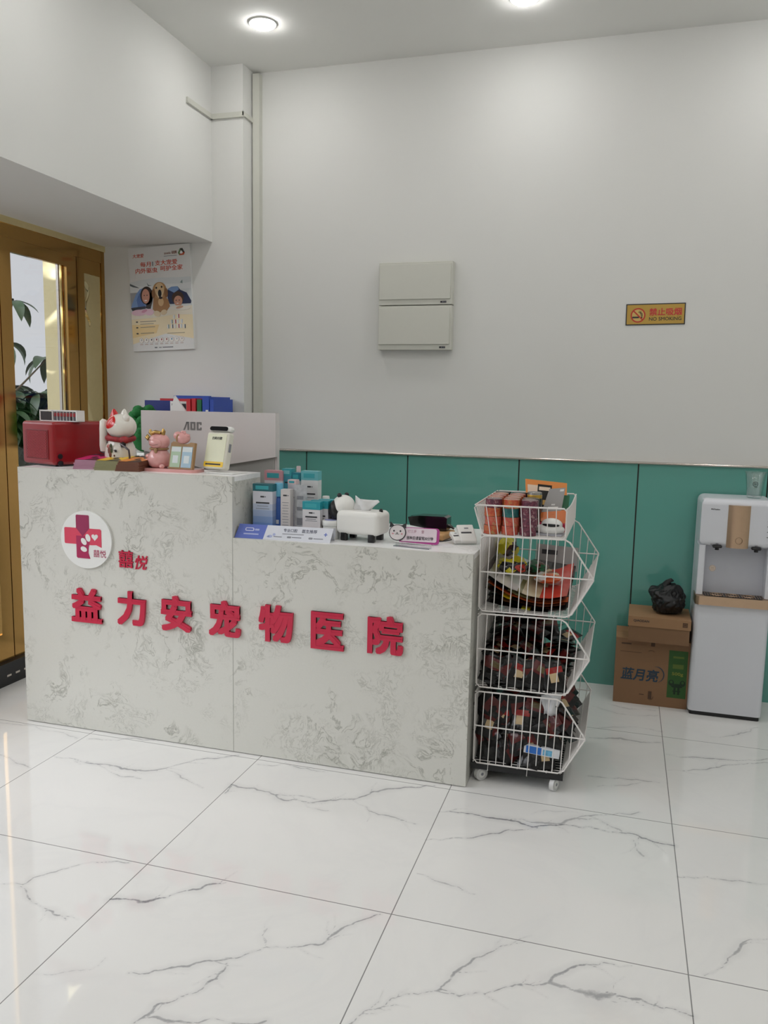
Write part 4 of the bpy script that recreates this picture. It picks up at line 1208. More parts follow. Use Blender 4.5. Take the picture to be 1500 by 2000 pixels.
carton('narrow pink-topped carton behind the beige fine print carton', -.752, 1.030, .036, .034, .226, (196, 190, 196), (150, 150, 190), (222, 196, 196), 1, band_h=.018)
c7 = carton('white carton with a teal top, front one of the short row by the jar', -.631, .945, .075, .032, .150, (214, 212, 214), (216, 206, 204), (40, 150, 162), 3, band_h=.032)
carton('white carton with a teal top, second in the short row by the jar', -.610, .982, .075, .032, .151, (214, 212, 214), (216, 206, 204), (40, 150, 162), 3, band_h=.032)
carton('white carton with a teal top, third in the short row by the jar', -.590, 1.019, .075, .032, .152, (214, 212, 214), (216, 206, 204), (40, 150, 162), 3, band_h=.032)
carton('white carton with a teal top, rearmost in the short row, a white cap over it', -.583, 1.056, .070, .030, .148, (214, 212, 214), None, (60, 164, 172), 2, band_h=.028)
carton('pink-edged tall carton at the back, next to the monitor edge', -.880, 1.130, .085, .040, .252, (222, 214, 218), None, (206, 150, 158), 2, band_h=.042)
carton('all teal tall carton at the back, second from the monitor edge', -.822, 1.140, .042, .040, .262, (70, 150, 170), (66, 110, 160), (60, 164, 172), 1, band_h=.03)
carton('tall teal-banded carton at the back with two pale caps above it', -.780, 1.140, .038, .040, .246, (200, 204, 208), None, (40, 130, 146), 1, band_h=.034)
carton('tall white carton with pink edge at the right end of the back row', -.705, 1.110, .076, .042, .258, (224, 224, 224), None, (110, 186, 192), 2, band_h=.038)
carton('teal packet lying behind the panda head', -.560, 1.110, .055, .05, .075, (60, 158, 164), None, None, 0)

def bottle(lab, x, y, r_, h_, body, capm, neck=.7, sy=1.0):
    t_ = thing('bottle', lab, 'bottle', (x, y, ZL))
    hs = h_ * .74
    MB().lathe([(r_ * .9, 0), (r_, .004), (r_, hs * .84), (r_ * .9, hs * .93), (r_ * .5, hs), (0, hs)], body, n=20, sy=sy).build('bottle_body', t_)
    MB().lathe([(r_ * neck, hs), (r_ * neck, h_ - .004), (r_ * neck * .9, h_), (0, h_)], capm, n=20, sy=sy).build('cap', t_)
    return t_
M_bblue = mat('blue_bottle', (70, 112, 190), .3); M_sky = mat('sky_blue_cap', (110, 186, 216), .3)
bt = bottle('tall blue bottle with a pale blue cap between blue and beige cartons', -.797, 1.000, .019, .214, M_bblue, M_sky, .95)
MB().box(-.008, .008, -.0196, -.018, .045, .062, M_white).build('label', bt, smooth=False)
bottle('white capped bottle half hidden between the counter step and the front cartons', -.905, 1.075, .014, .196, M_white, M_white)
bottle('white capped tube standing up behind the short row of teal-topped cartons', -.632, 1.115, .017, .156, M_white, M_white, .9)
bottle('slim tube with a pale pink cap rising between the tall back cartons', -.795, 1.205, .010, .270, M_white, mat('pale_pink_cap', (226, 206, 206), .3), .95)
# foil pouch
def pillow(w_, h_, t_, m_fn, nx=8, nz=10, seed=0, crimp=True, wr=.0015):
    """a sealed flat pouch standing on its lower edge, facing -y"""
    b_ = MB(); vs = []; r_ = random.Random(seed)
    for s_ in (-1, 1):
        for i in range(nz + 1):
            v = i / nz
            for j in range(nx + 1):
                u = j / nx
                e = max(0, math.sin(PI * u)) ** .5 * max(0, math.sin(PI * min(1, max(0, (v - .06) / .88)))) ** .5
                n_ = mnoise.noise(Vector((u * 4 + seed * 3.1, v * 5, s_ * 2.0)))
                vs.append(((u - .5) * w_ * (1 + .02 * n_), s_ * (t_ / 2 * e + .0004) + wr * n_ * (.3 + e), v * h_))
    W_ = nx + 1; O_ = W_ * (nz + 1)
    for s_ in (0, 1):
        for i in range(nz):
            for j in range(nx):
                a_ = s_ * O_ + i * W_ + j
                q = (a_, a_ + 1, a_ + W_ + 1, a_ + W_)
                b_.add([], [], m_fn(0, 0, 0)) if False else None
                k = b_.mid(m_fn((j + .5) / nx, (i + .5) / nz, s_))
                b_.f.append(q if s_ == 0 else q[::-1]); b_.mi.append(k)
    def edge(a_, c_, k):
        b_.f.append((a_, a_ + O_, c_ + O_, c_)); b_.mi.append(k)
    for j in range(nx):
        edge(j + 1, j, 0); edge(nz * W_ + j, nz * W_ + j + 1, 0)
    for i in range(nz):
        edge(i * W_, (i + 1) * W_, 0); edge((i + 1) * W_ + nx, i * W_ + nx, 0)
    b_.v = vs
    return b_
M_foil = mat('silver_foil', (186, 188, 192), .28, metal=.35, var=.25, scale=70, bump=.25)
M_foilp = mat('foil_print', (130, 132, 138), .4, var=.3, scale=120)
pw = thing('foil_pouch', 'silvery printed foil pouch standing between beige carton and white teal-topped carton', 'pouch', (-.694, .985, ZL), rz=.06)
pillow(.056, .212, .014, lambda u, v, s_: M_foil if v > .80 or v < .1 else (M_foilp if .2 < u < .8 and int(v * 12) % 3 == 0 else M_foil), 8, 14, 3).build('pouch_body', pw, angle=60)
jr = thing('jar', 'white screw-lid jar with green label in front of the cartons', 'jar', (-.557, .975, ZL))
MB().lathe([(.030, 0), (.033, .004), (.033, .052), (.030, .054), (0, .054)], M_white, n=32).build('jar_body', jr)
MB().lathe([(.0345, .054), (.0355, .056), (.0355, .074), (.034, .076), (.026, .0765), (0, .0765)], M_white, n=32).lathe([(.025, .0765), (.025, .0775), (0, .0775)], mat('lilac_print', (168, 174, 220), .4), n=32).build('lid', jr)
lb_ = MB(); vs, fs = [], []
for i in range(13):
    a_ = PI + .35 + 2.2 * i / 12
    vs += [(.0336 * math.cos(a_), .0336 * math.sin(a_), .010), (.0336 * math.cos(a_), .0336 * math.sin(a_), .046)]
for i in range(12): fs.append((2 * i, 2 * i + 2, 2 * i + 3, 2 * i + 1))
lb_.add(vs[:12], fs[:5], M_white); lb_.add(vs[10:20], fs[:4], mat('mint_print', (96, 180, 150), .4)); lb_.add(vs[18:], [tuple(x for x in f) for f in fs[:3]], mat('label_grey', (206, 208, 216), .4))
lb_.build('label', jr)

# counter sign: a folded card with blue left end
M_sblue = mat('sign_blue', (92, 110, 186), .35); M_swhite = mat('sign_white', (216, 218, 226), .3)
sg = thing('counter_sign', 'long low white and blue folded card sign at the front edge of the worktop', 'sign', (-.923, .846, ZL), rz=math.radians(3.4))
SW, SH, SD = .402, .053, .030
def sl(mb):      # leans a flat card (x, thickness, height) back over the slope
    M_ = Matrix.Rotation(-math.atan2(SD, SH), 4, 'X')
    mb.v = [tuple(M_ @ Vector(p)) for p in mb.v]; return mb
LH = math.hypot(SD, SH)
sl(MB().prism([(0, 0), (.122, 0), (.132, LH), (.012, LH)], -.0012, .0012, M_sblue)).build('blue_panel', sg, smooth=False)
sl(MB().prism([(.1221, 0), (SW, 0), (SW + .006, LH), (.1321, LH)], -.0012, .0012, M_swhite)).build('white_panel', sg, smooth=False)
MB().add([(0.002, .066, 0), (SW, .066, 0), (SW, SD + .001, SH), (.006, SD + .001, SH)], [(0, 1, 2, 3)], M_swhite).build('back_panel', sg, smooth=False)
b_ = MB(); text_mb(b_, '专业口腔', .232, LH * .70, .058, .0145, -.0012, mat('slate_ink', (74, 78, 100), .5), depth=.0004, bold=.01)
text_mb(b_, '医生推荐', .312, LH * .70, .062, .0145, -.0012, mat('slate_ink', (74, 78, 100), .5), depth=.0004, bold=.01)
sl(b_).build('lettering', sg, smooth=False)
b_ = MB(); M_pb = mat('pale_blue_print', (170, 178, 214), .4)
b_.prism(rrect(.040, .078, LH * .52, LH * .76, .006, 4), -.0016, -.0012, mat('pale_lilac', (206, 206, 226), .4))
b_.prism(rrect(.044, .074, LH * .57, LH * .71, .003, 3), -.0019, -.0016, M_sblue)
b_.prism(rect(.082, .100, LH * .57, LH * .70), -.0016, -.0012, M_pb); b_.prism(rect(.036, .100, LH * .27, LH * .36), -.0016, -.0012, M_pb)
b_.prism(rect(.20, .29, LH * .42, LH * .47), -.0016, -.0012, M_inkgrey)
for x0_, x1_ in ((.165, .20), (.242, .282), (.332, .372)):
    b_.prism(rect(x0_, x1_, LH * .20, LH * .25), -.0016, -.0012, M_line)
for x0_ in (.222, .312):
    b_.prism(rrect(x0_, x0_ + .017, LH * .16, LH * .29, .003, 3), -.0016, -.0012, M_inkgrey)
for x, z, rx, rz in ((.150, .014, .010, .006), (.166, .022, .006, .006), (.142, .012, .006, .004)):
    b_.prism(ell(x, z, rx, rz, 14), -.0016, -.0012, M_pb)
b_.prism(rect(.378, .382, LH * .42, LH * .66), -.0016, -.0012, M_sblue); b_.prism(rect(.373, .387, LH * .51, LH * .57), -.0017, -.0012, M_sblue)
sl(b_).build('small_print', sg, smooth=False)

# panda tissue holder
M_pw = mat('panda_white', (234, 233, 228), .3, var=.01)
pd = thing('tissue_box', 'white panda-shaped tissue holder on black feet with a tissue pulled out', 'tissue box', (-.428, 1.000, ZL), rz=math.radians(-7))
MB().rbox(-.095, .095, -.064, .064, .026, .121, M_pw, .022, 6).build('box_body', pd, wn=True)
for sx_ in (-.060, .060):
    for sy_ in (-.046, .034):
        MB().rbox(sx_ - .013, sx_ + .013, sy_ - .012, sy_ + .012, 0, .034, M_black, .003, 2).build('foot', pd)
MB().ball((-.088, .0, .131), (.048, .048, .046), M_pw, 28, 18).build('panda_head', pd, angle=60)
hp_ = MB().ball((-.113, -.014, .118), (.031, .037, .041), M_black, 24, 14)
hp_.ball((-.109, -.014, .112), (.031, .036, .041), M_black, 20, 12); hp_.build('face_patch', pd, angle=60)
for x, y_ in ((-.098, -.020), (-.083, .016)):
    MB().ball((x, y_, .176), (.010, .008, .010), M_black, 14, 10).build('ear', pd)
MB().ball((.078, .0, .122), (.008, .008, .010), M_black, 12, 8).build('tail', pd)
vs, fs = [], []
rr = random.Random(5)
for i in range(9):
    for j in range(7):
        u, v = i / 8, j / 6
        w_ = .045 + .03 * v
        n_ = mnoise.noise(Vector((u * 4, v * 3, 2)))
        vs.append((-.010 + (u - .42) * w_ * 1.5 + .014 * v, -.006 + .016 * math.sin(u * 7 + v * 2) * (.4 + v) + .01 * n_, .118 + v * (.058 - .018 * u * v) + .006 * n_ * v))
for i in range(8):
    for j in range(6):
        a_ = i * 7 + j
        fs.append((a_, a_ + 7, a_ + 8, a_ + 1))
ts = MB().add(vs, fs, mat('tissue_paper', (238, 238, 238), .8)); o = ts.build('tissue', pd, angle=80)
md = o.modifiers.new('thick', 'SOLIDIFY'); md.thickness = .0015

# small cat-head notice on a clear stand
M_mag = mat('magenta_card', (186, 70, 150), .4); M_plk = mat('pale_pink_card', (232, 216, 224), .4)
ct = thing('notice_stand', 'small pink notice with a cat face beside the panda tissue holder', 'sign', (-.205, .965, ZL), rz=math.radians(4))
tl = math.radians(-14)
def tl2(mb): return tilt(mb, 0, 0, .004)
tl2(MB().prism(rrect(-.062, .098, .0, .064, .012, 5), 0, .004, M_mag)).build('backing', ct, smooth=False)
tl2(MB().prism(rrect(-.056, .088, .008, .061, .008, 5), -.003, 0, M_plk)).build('message_panel', ct, smooth=False)
b_ = MB().prism(ell(-.068, .040, .034, .032, 32), -.008, -.003, M_ink)
b_.prism([(-.101, .060), (-.081, .066), (-.099, .083)], -.008, -.003, M_ink); b_.prism([(-.056, .067), (-.036, .058), (-.034, .080)], -.008, -.003, M_ink)
b_.prism(ell(-.068, .040, .031, .029, 32), -.0088, -.008, mat('cat_cream', (222, 214, 214), .4))
for x in (-.082, -.056): b_.prism(ell(x, .046, .0035, .0035, 12), -.0094, -.0088, M_ink)
for x in (-.086, -.050): b_.prism(ell(x, .035, .004, .003, 12), -.0094, -.0088, mat('cheek_pink', (206, 140, 150), .4))
b_.prism(ell(-.069, .038, .003, .002, 10), -.0094, -.0088, M_ink)
for s_ in (-1, 1): b_.tube([(-.069, -.0092, .036), (-.069 + s_ * .004, -.0092, .032), (-.069 + s_ * .008, -.0092, .035)], .0008, M_ink, 5)
tl2(b_).build('cat_face', ct, smooth=False)
b_ = MB(); text_mb(b_, '打三步', -.010, .048, .034, .012, -.003, mat('mauve_ink', (176, 120, 140), .5), depth=.0005)
text_mb(b_, '登', .032, .048, .011, .012, -.003, mat('mauve_ink', (176, 120, 140), .5), depth=.0005)
text_mb(b_, '接种后请留观30分钟', .022, .022, .106, .0145, -.003, M_ink, depth=.0005, bold=.012)
tl2(b_).build('lettering', ct, smooth=False)
MB().box(-.03, .06, .004, .05, 0, .003, M_acrylic).build('stand_foot', ct, smooth=False)
ac = thing('acrylic_holder', 'empty clear acrylic card holder lying in front of the pink notice', 'card holder', (-.196, .900, ZL), rz=math.radians(-9))
MB().box(-.075, .075, -.010, .014, 0, .003, M_acrylic).box(-.075, .075, .011, .014, .003, .016, M_acrylic).build('holder_body', ac, smooth=False)
MB().box(-.075, .075, -.0105, -.010, 0, .0032, M_line).box(-.075, .075, .0105, .011, .013, .016, M_white).build('holder_edge', ac, smooth=False)

# black case, tan pouch, small box, card readers
bc = thing('black_case', 'glossy black tapered case lying across the tan pouch', 'case', (-.195, 1.185, ZL + .030), rz=math.radians(-3))
M_gb = mat('glossy_black', (14, 14, 15), .12, coat=.4)
b_ = MB().prism([(-.075, .018), (.060, .0), (.082, .006), (.082, .056), (.070, .062), (-.04, .060), (-.086, .052)], -.035, .035, M_gb)
b_.build('case_body', bc, smooth=False)
MB().tube([(.080, .0, .020), (.094, -.004, .018), (.106, -.004, .010)], [.009, .006, .004], M_gb, 10).build('case_tip', bc)
tp = MB(); tp.rbox(-.05, .05, -.075, .075, .003, .031, mat('tan_leather', (196, 152, 100), .5, var=.08), .010, 3)
tp.rbox(-.010, .035, -.078, -.02, .004, .022, mat('pale_tan', (214, 182, 140), .5), .006, 2)
tpo = thing('tan_pouch', 'tan leather pouch under the black case', 'pouch', (-.150, 1.150, ZL), rz=math.radians(-8))
tp.build('pouch_body', tpo, wn=True)
MB().tube([(.062 * math.cos(a_), .088 * math.sin(a_), .002) for a_ in [2 * PI * i / 32 for i in range(32)]], .002, M_ink, 6, closed=True).build('dark_rim', tpo)
sb_ = thing('small_box', 'small box with tan top and white sides behind the card readers', 'box', (-.075, 1.330, ZL))
MB().box(-.026, .026, -.025, .025, 0, .016, M_white).build('box_base', sb_, smooth=False)
MB().box(-.027, .027, -.026, .026, .016, .030, mat('tan_leather', (196, 152, 100), .5)).build('box_top', sb_, smooth=False)
def reader(x, y, rz, w_, d_, tiltx, lab):
    t_ = thing('card_reader', lab, 'card reader', (x, y, ZL + d_ * math.sin(tiltx)), rot=(tiltx, 0, rz))
    MB().rbox(-w_, w_, -d_, d_, .002, .020, M_white, .005, 3).build('reader_body', t_, wn=True)
    MB().box(-w_ * .72, w_ * .55, -.004, .004, .0195, .0206, M_ink).build('card_slot', t_, smooth=False)
    MB().box(-w_ * .2, w_ * .3, d_ * .45, d_ * .6, .0195, .0205, M_inkgrey).build('reader_mark', t_, smooth=False)
reader(-.022, 1.085, math.radians(28), .034, .046, math.radians(38), 'larger white card reader, propped up near the wire baskets')
reader(-.058, 1.062, math.radians(34), .020, .034, math.radians(24), 'smaller white card reader tucked under the larger one')
pc_ = thing('paper_sheet', 'thin white sheet lying beside the card readers', 'paper', (-.09, 1.0, ZL), rz=.4)
MB().box(-.045, .03, -.03, .03, 0, .0012, mat('sheet_paper', (232, 232, 234), .6)).build('sheet', pc_, smooth=False)

# ================================================================== WIRE BASKETS ON A DOLLY
BX0, BY0, BDY = 0.070, 0.900, 0.550
BZ = [0.972, 0.682, 0.383, 0.077]      # floor height of the four baskets, top to bottom
dly = thing('basket_dolly', 'low black wheeled frame carrying the stack of white wire baskets', 'trolley', (BX0 + .17, BY0 + BDY / 2, 0))
b_ = MB()
b_.box(-.178, .172, -.272, -.242, .050, .074, M_black).box(-.178, .172, .242, .272, .050, .074, M_black)
b_.box(-.178, -.148, -.242, .242, .050, .074, M_black).box(.142, .172, -.242, .242, .050, .074, M_black)
b_.box(-.148, .142, -.242, .242, .060, .072, M_black)
b_.build('frame', dly, smooth=False)
M_cast = mat('caster_white', (206, 206, 204), .4)
for sx_ in (-.142, .140):
    for sy_ in (-.255, .255):
        c_ = MB().box(sx_ - .010, sx_ + .010, sy_ - .008, sy_ + .008, .040, .051, M_cast).build('caster', dly, smooth=False)
        wa = 2.35 if sx_ < 0 else 2.75; wx, wy = math.cos(wa), math.sin(wa)
        MB().cyl((sx_ - .009 * wx, sy_ - .009 * wy, .0265), (sx_ + .009 * wx, sy_ + .009 * wy, .0265), .0262, M_cast, n=28).cyl((sx_ - .0105 * wx, sy_ - .0105 * wy, .0265), (sx_ + .0105 * wx, sy_ + .0105 * wy, .0265), .015, M_white, n=20).cyl((sx_ - .0112 * wx, sy_ - .0112 * wy, .0265), (sx_ + .0112 * wx, sy_ + .0112 * wy, .0265), .006, M_inkgrey, n=14).build('wheel', c_)

A_, B_, C_, D_, E_ = (0, .287), (.318, .291), (.415, .150), (.334, .003), (0, 0)
R1, R2 = .0031, .0019
def seg_z(x, lower):
    if lower: return 0.0015 if x <= D_[0] else D_[1] + (x - D_[0]) / (C_[0] - D_[0]) * (C_[1] - D_[1])
    return A_[1] + x / B_[0] * (B_[1] - A_[1]) if x <= B_[0] else B_[1] + (x - B_[0]) / (C_[0] - B_[0]) * (C_[1] - B_[1])
def deep_basket(z, lab):
    t_ = thing('wire_basket', lab, 'wire basket', (BX0, BY0, z), group='stacked white wire baskets')
    for y in (0, BDY):
        b_ = MB()
        ring_ = [(A_[0], y, A_[1] - .012), (A_[0] + .012, y, A_[1]), (B_[0] - .01, y, B_[1]), (B_[0] + .008, y, B_[1] - .010), (C_[0], y, C_[1] + .003), (C_[0], y, C_[1] - .003), (D_[0] + .010, y, D_[1] + .012), (D_[0] - .012, y, D_[1]), (E_[0] + .014, y, E_[1]), (E_[0], y, E_[1] + .014)]
        b_.tube(ring_, R1, M_wire, 8, closed=True)
        b_.cyl((0, y, .150), (C_[0], y, C_[1]), R1 * .9, M_wire, n=8)
        for k in range(1, 14):
            x = .0305 * k
            if x > C_[0] - .012: continue
            b_.cyl((x - .0045, y, seg_z(max(0, x - .0045), True)), (x + .0035, y, seg_z(x + .0035, False)), R2, M_wire, n=6)
        b_.build('side_grille', t_)
    b_ = MB()
    for z_ in (.004, .150, .285): b_.cyl((0, 0, z_), (0, BDY, z_), R1 * .8, M_wire, n=8)
    for k in range(1, 24): b_.cyl((0, BDY * k / 24, 0), (0, BDY * k / 24, .287), R2, M_wire, n=6)
    b_.build('back_grille', t_)
    b_ = MB()
    for k in range(1, 24): b_.cyl((0, BDY * k / 24, .0015), (D_[0], BDY * k / 24, .003), R2, M_wire, n=6)
    for x in (.06, .17, .28): b_.cyl((x, 0, -.001), (x, BDY, -.001), R1 * .8, M_wire, n=8)
    b_.build('floor_grille', t_)
    b_ = MB()
    for k in range(1, 32): b_.cyl((D_[0], BDY * k / 32, D_[1]), (C_[0], BDY * k / 32, C_[1]), R2, M_wire, n=6)
    for q in (.02, .33, .66, .985):
        x, z_ = D_[0] + q * (C_[0] - D_[0]), D_[1] + q * (C_[1] - D_[1])
        b_.cyl((x, 0, z_), (x, BDY, z_), R1 * .85, M_wire, n=8)
    b_.build('lip_grille', t_)
    b_ = MB()
    for x in (.02, .30):
        b_.box(x - .008, x + .008, -.005, .004, .0, -.008, M_wire)
    b_.build('stacking_clip', t_, smooth=False) if False else None
    return t_
bs = deep_basket(BZ[1], 'second wire basket from the top, holding large glossy flat bags')
dup(bs, (BX0, BY0, BZ[2]), label='third wire basket from the top, holding a heap of dark pouches')
bot_b = dup(bs, (BX0, BY0, BZ[3]), label='lowest wire basket of the stack, resting on the black dolly')
hk = MB()
for x in (.058, .208):
    hk.cyl((x, -.002, .0), (x - .001, -.002, -.024), .0012, M_wire, n=6); hk.ball((x - .001, -.002, -.025), .0022, M_wire, 8, 6)
    hk.build('hanging_hook', bot_b); hk = MB()
tb = thing('wire_basket', 'topmost shallow wire basket filled with stacked small tins', 'wire basket', (BX0, BY0, BZ[0]), group='stacked white wire baskets')
TH = .112
for y in (0, BDY):
    b_ = MB()
    b_.tube([(-.028, y, TH - .010), (-.018, y, TH), (.300, y, TH + .002), (.309, y, TH - .008), (.309, y, .010), (.298, y, 0), (.010, y, 0), (0, y, .012)], R1, M_wire, 8, closed=True)
    for k in range(1, 10):
        x0_ = .030 * k + .004; x1_ = -.018 + (.322) * k / 10
        b_.cyl((x0_, y, 0), (x1_, y, TH + .001), R2, M_wire, n=6)
    b_.build('side_grille', tb)
b_ = MB()
for k in range(1, 24): b_.cyl((0, BDY * k / 24, 0), (-.027, BDY * k / 24, TH), R2, M_wire, n=6)
b_.cyl((-.026, 0, TH), (-.026, BDY, TH), R1, M_wire, n=8); b_.cyl((0, 0, .003), (0, BDY, .003), R1 * .8, M_wire, n=8)
b_.build('back_grille', tb)
b_ = MB()
for k in range(1, 24): b_.cyl((0, BDY * k / 24, .0), (.308, BDY * k / 24, .0), R2, M_wire, n=6)
for x in (.05, .15, .25): b_.cyl((x, 0, -.003), (x, BDY, -.003), R1 * .8, M_wire, n=8)
b_.build('floor_grille', tb)
b_ = MB()
for k in range(1, 40): b_.cyl((.309, BDY * k / 40, 0), (.309, BDY * k / 40, TH - .012 * math.sin(PI * k / 40)), R2, M_wire, n=6)
b_.tube([(.309, BDY * k / 16, TH - .012 * math.sin(PI * k / 16)) for k in range(17)], R1, M_wire, 8)
b_.cyl((.309, 0, .003), (.309, BDY, .003), R1 * .8, M_wire, n=8)
b_.build('lip_grille', tb)

# ------------------------------------------------------------------ tins in the top basket
M_tin = mat('tin_metal', (176, 174, 170), .25, metal=.9)
def tin_mat(name, c1, c2, c3):
    k = NT(name)
    tc = k.n('TexCoord')
    vo = k.n('TexVoronoi'); vo.inputs['Scale'].default_value = 110; k.l(tc.outputs['Object'], vo.inputs['Vector'])
    nz = k.noise(tc.outputs['Object'], 90, 3)
    s_ = k.n('SeparateColor'); k.l(vo.outputs['Color'], s_.inputs[0])
    k.l(k.mix(k.ramp(nz.outputs['Fac'], [(.56, 0.0), (.60, .8)]), k.ramp(s_.outputs[0], [(.3, lin(c1)), (.7, lin(c2))]), lin(c3)), k.b.inputs['Base Color'])
    k.b.inputs['Roughness'].default_value = .35
    return k.m
TM = {'orange': tin_mat('tin_orange', (206, 110, 66), (196, 84, 60), (176, 150, 96)), 'red': tin_mat('tin_red', (196, 84, 72), (206, 106, 84), (184, 140, 100)),
      'plum': tin_mat('tin_plum', (122, 62, 78), (96, 50, 68), (170, 140, 140)), 'teal': tin_mat('tin_teal', (44, 112, 110), (36, 96, 98), (60, 130, 120)),
      'black': tin_mat('tin_black', (34, 34, 36), (26, 26, 28), (40, 40, 40))}
_tins = {}
def tin(col, loc, lab, group, r_=.0315, h_=.0325):
    key = (col, r_, h_)
    if key in _tins: return dup(_tins[key], loc, rot=(0, 0, random.Random(str(loc)).uniform(0, 6)), label=lab, group=group)
    t_ = thing('food_tin', lab, 'tin', loc, group=group)
    MB().lathe([(r_ * .97, .0), (r_, .002), (r_ * .985, .004), (r_ * .985, h_ - .004), (r_, h_ - .002), (r_ * .99, h_)], TM[col], n=28).build('wrap', t_)
    MB().lathe([(r_ * .99, h_), (r_ * .95, h_ + .0006), (r_ * .92, h_ - .0012), (0, h_ - .0014)], M_tin, n=28).lathe([(r_ * .975, .0001), (r_ * .2, .0003)], M_tin, n=28).build('metal_lid', t_)
    _tins[key] = t_
    return t_
cols = {0: ['orange', 'red', 'orange', 'plum'], 1: ['red', 'red', 'teal', 'orange'], 2: ['plum', 'plum', 'plum', 'plum']}
colname = ['left', 'middle', 'right']; lev = ['lowest', 'second lowest', 'third lowest', 'topmost']
for c_ in range(3):
    for l_ in range(4):
        tin(cols[c_][l_], (.103 + .067 * c_ + .003 * (l_ % 2), .944 + .002 * l_, BZ[0] + .0025 + .0330 * l_),
            '%s small tin, %s of the %s front stack in the top basket' % ({'orange': 'orange', 'red': 'red-orange', 'plum': 'plum', 'teal': 'dark teal'}[cols[c_][l_]], lev[l_], colname[c_]), 'tins in the top basket')
for row, names in ((1, ['orange', 'orange', 'black']), (2, ['red', 'orange', 'plum']), (3, ['orange', 'red', 'black']), (4, ['black', 'black', 'red'])):
    for c_ in range(3):
        for l_ in range(4):
            nm = names[c_]
            if row == 2 and c_ == 2: continue
            tin(nm, (.103 + .067 * c_, .944 + .067 * row, BZ[0] + .0025 + .0330 * l_), '%s small tin, %s in the %s stack, %s row behind the front' % (nm, lev[l_], colname[c_], ORD[row - 1]), 'tins in the top basket')
bcn = thing('tall_can', 'tall black can with a gold band behind the plum tins', 'can', (.243, 1.080, BZ[0] + .0025))
MB().lathe([(.026, 0), (.028, .004), (.028, .120), (.0275, .126)], M_gb, n=28).build('can_body', bcn)
MB().lathe([(.0282, .126), (.0285, .128), (.0285, .138), (.028, .140)], mat('gold_band', (206, 166, 74), .3, metal=.6), n=28).build('gold_band', bcn)
MB().lathe([(.028, .140), (.0275, .148), (.024, .150), (.020, .148), (0, .148)], M_tin, n=28).build('can_lid', bcn)
# envelopes and gadget on the right side of the top basket
M_env = mat('orange_pack', (236, 146, 66), .35, var=.04); M_gpk = mat('grey_pack', (160, 158, 156), .3, var=.03); M_envd = mat('deep_orange_pack', (206, 108, 40), .35)
def slab(lab, name, cat, pts_front, th, m, rot=None):
    """flat pack given by the world corners of its front face: bottom left, bottom right, top right, top left"""
    P4 = [Vector(p) for p in pts_front]
    c_ = P4[0].copy()
    n_ = (P4[1] - P4[0]).cross(P4[3] - P4[0]).normalized()
    t_ = thing(name, lab, cat, tuple(c_))
    vs = [tuple(p - c_) for p in P4] + [tuple(p - c_ - n_ * th) for p in P4]
    MB().add(vs, [(0, 1, 2, 3), (7, 6, 5, 4), (0, 4, 5, 1), (1, 5, 6, 2), (2, 6, 7, 3), (3, 7, 4, 0)], m).build('pack_body', t_, smooth=False)
    def on(u0, u1, v0, v1, mm, nm, k=1):
        def q(u, v): return (P4[0] * (1 - u) * (1 - v) + P4[1] * u * (1 - v) + P4[2] * u * v + P4[3] * (1 - u) * v) - c_
        f_ = [q(u0, v0), q(u1, v0), q(u1, v1), q(u0, v1)]
        a4 = [tuple(p + n_ * .0006 * k) for p in f_]
        MB().add(a4 + [tuple(p) for p in f_], [(0, 1, 2, 3), (0, 4, 5, 1), (1, 5, 6, 2), (2, 6, 7, 3), (3, 7, 4, 0)], mm).build(nm, t_, smooth=False)
    return t_, on
t_, on = slab('tall orange paper pack standing at the back of the top basket', 'orange_pack', 'packet', [(.205, 1.185, .985), (.360, 1.20, .985), (.352, 1.255, 1.148), (.186, 1.24, 1.160)], .012, M_env)
on(.05, .45, .70, .88, mat('white_band', (236, 214, 190), .4), 'printed_band')
t_, on = slab('black card with a gold mark leaning on the orange pack', 'black_card', 'card', [(.243, 1.150, 1.03), (.300, 1.155, 1.03), (.298, 1.190, 1.142), (.243, 1.185, 1.146)], .003, M_gb)
on(.1, .9, .80, .92, mat('white_band', (236, 214, 190), .4), 'printed_band'); on(.2, .75, .32, .48, M_ornament_gold, 'gold_mark')
t_, on = slab('grey foil pack with white print leaning in front of the orange pack', 'grey_pack', 'packet', [(.256, 1.125, 1.000), (.336, 1.130, 1.002), (.352, 1.178, 1.137), (.290, 1.172, 1.130)], .008, M_gpk)
on(.25, .8, .38, .46, M_white, 'white_print'); on(.4, .6, .50, .54, M_white, 'white_print'); on(.70, .93, .90, .96, M_white, 'white_print')
slab('deep orange flat pack lying under the grey foil pack', 'orange_flat_pack', 'packet', [(.255, 1.085, 1.012), (.362, 1.085, 1.006), (.368, 1.150, 1.052), (.255, 1.150, 1.044)], .026, M_envd)
slab('dark green pack corner at the right of the deep orange pack', 'green_pack', 'packet', [(.330, 1.165, 1.03), (.366, 1.17, 1.03), (.368, 1.20, 1.105), (.345, 1.195, 1.105)], .006, M_fgr)
mp = MB().rbox(.245 - .31, .365 - .31, -.07, .07, 0, .034, mat('magenta_pack', (176, 30, 66), .35), .005, 2)
mpo = thing('magenta_pack', 'magenta flat box lying on the basket floor behind the white gadget', 'packet', (.31, 1.135, BZ[0] + .002)); mp.build('pack_body', mpo, wn=True)
gd = thing('car_gadget', 'white car-shaped gadget with dark window in the top basket', 'gadget', (.315, .985, BZ[0] + .0025), rz=math.radians(-6))
b_ = MB(); vs, fs = [], []
b_.ball((0, 0, .022), (.055, .034, .022), M_white, 28, 14); b_.ball((.006, 0, .040), (.040, .028, .024), M_white, 28, 14)
b_.ball((-.054, -.008, .030), (.010, .008, .010), M_white, 14, 8); b_.build('gadget_body', gd, angle=60)
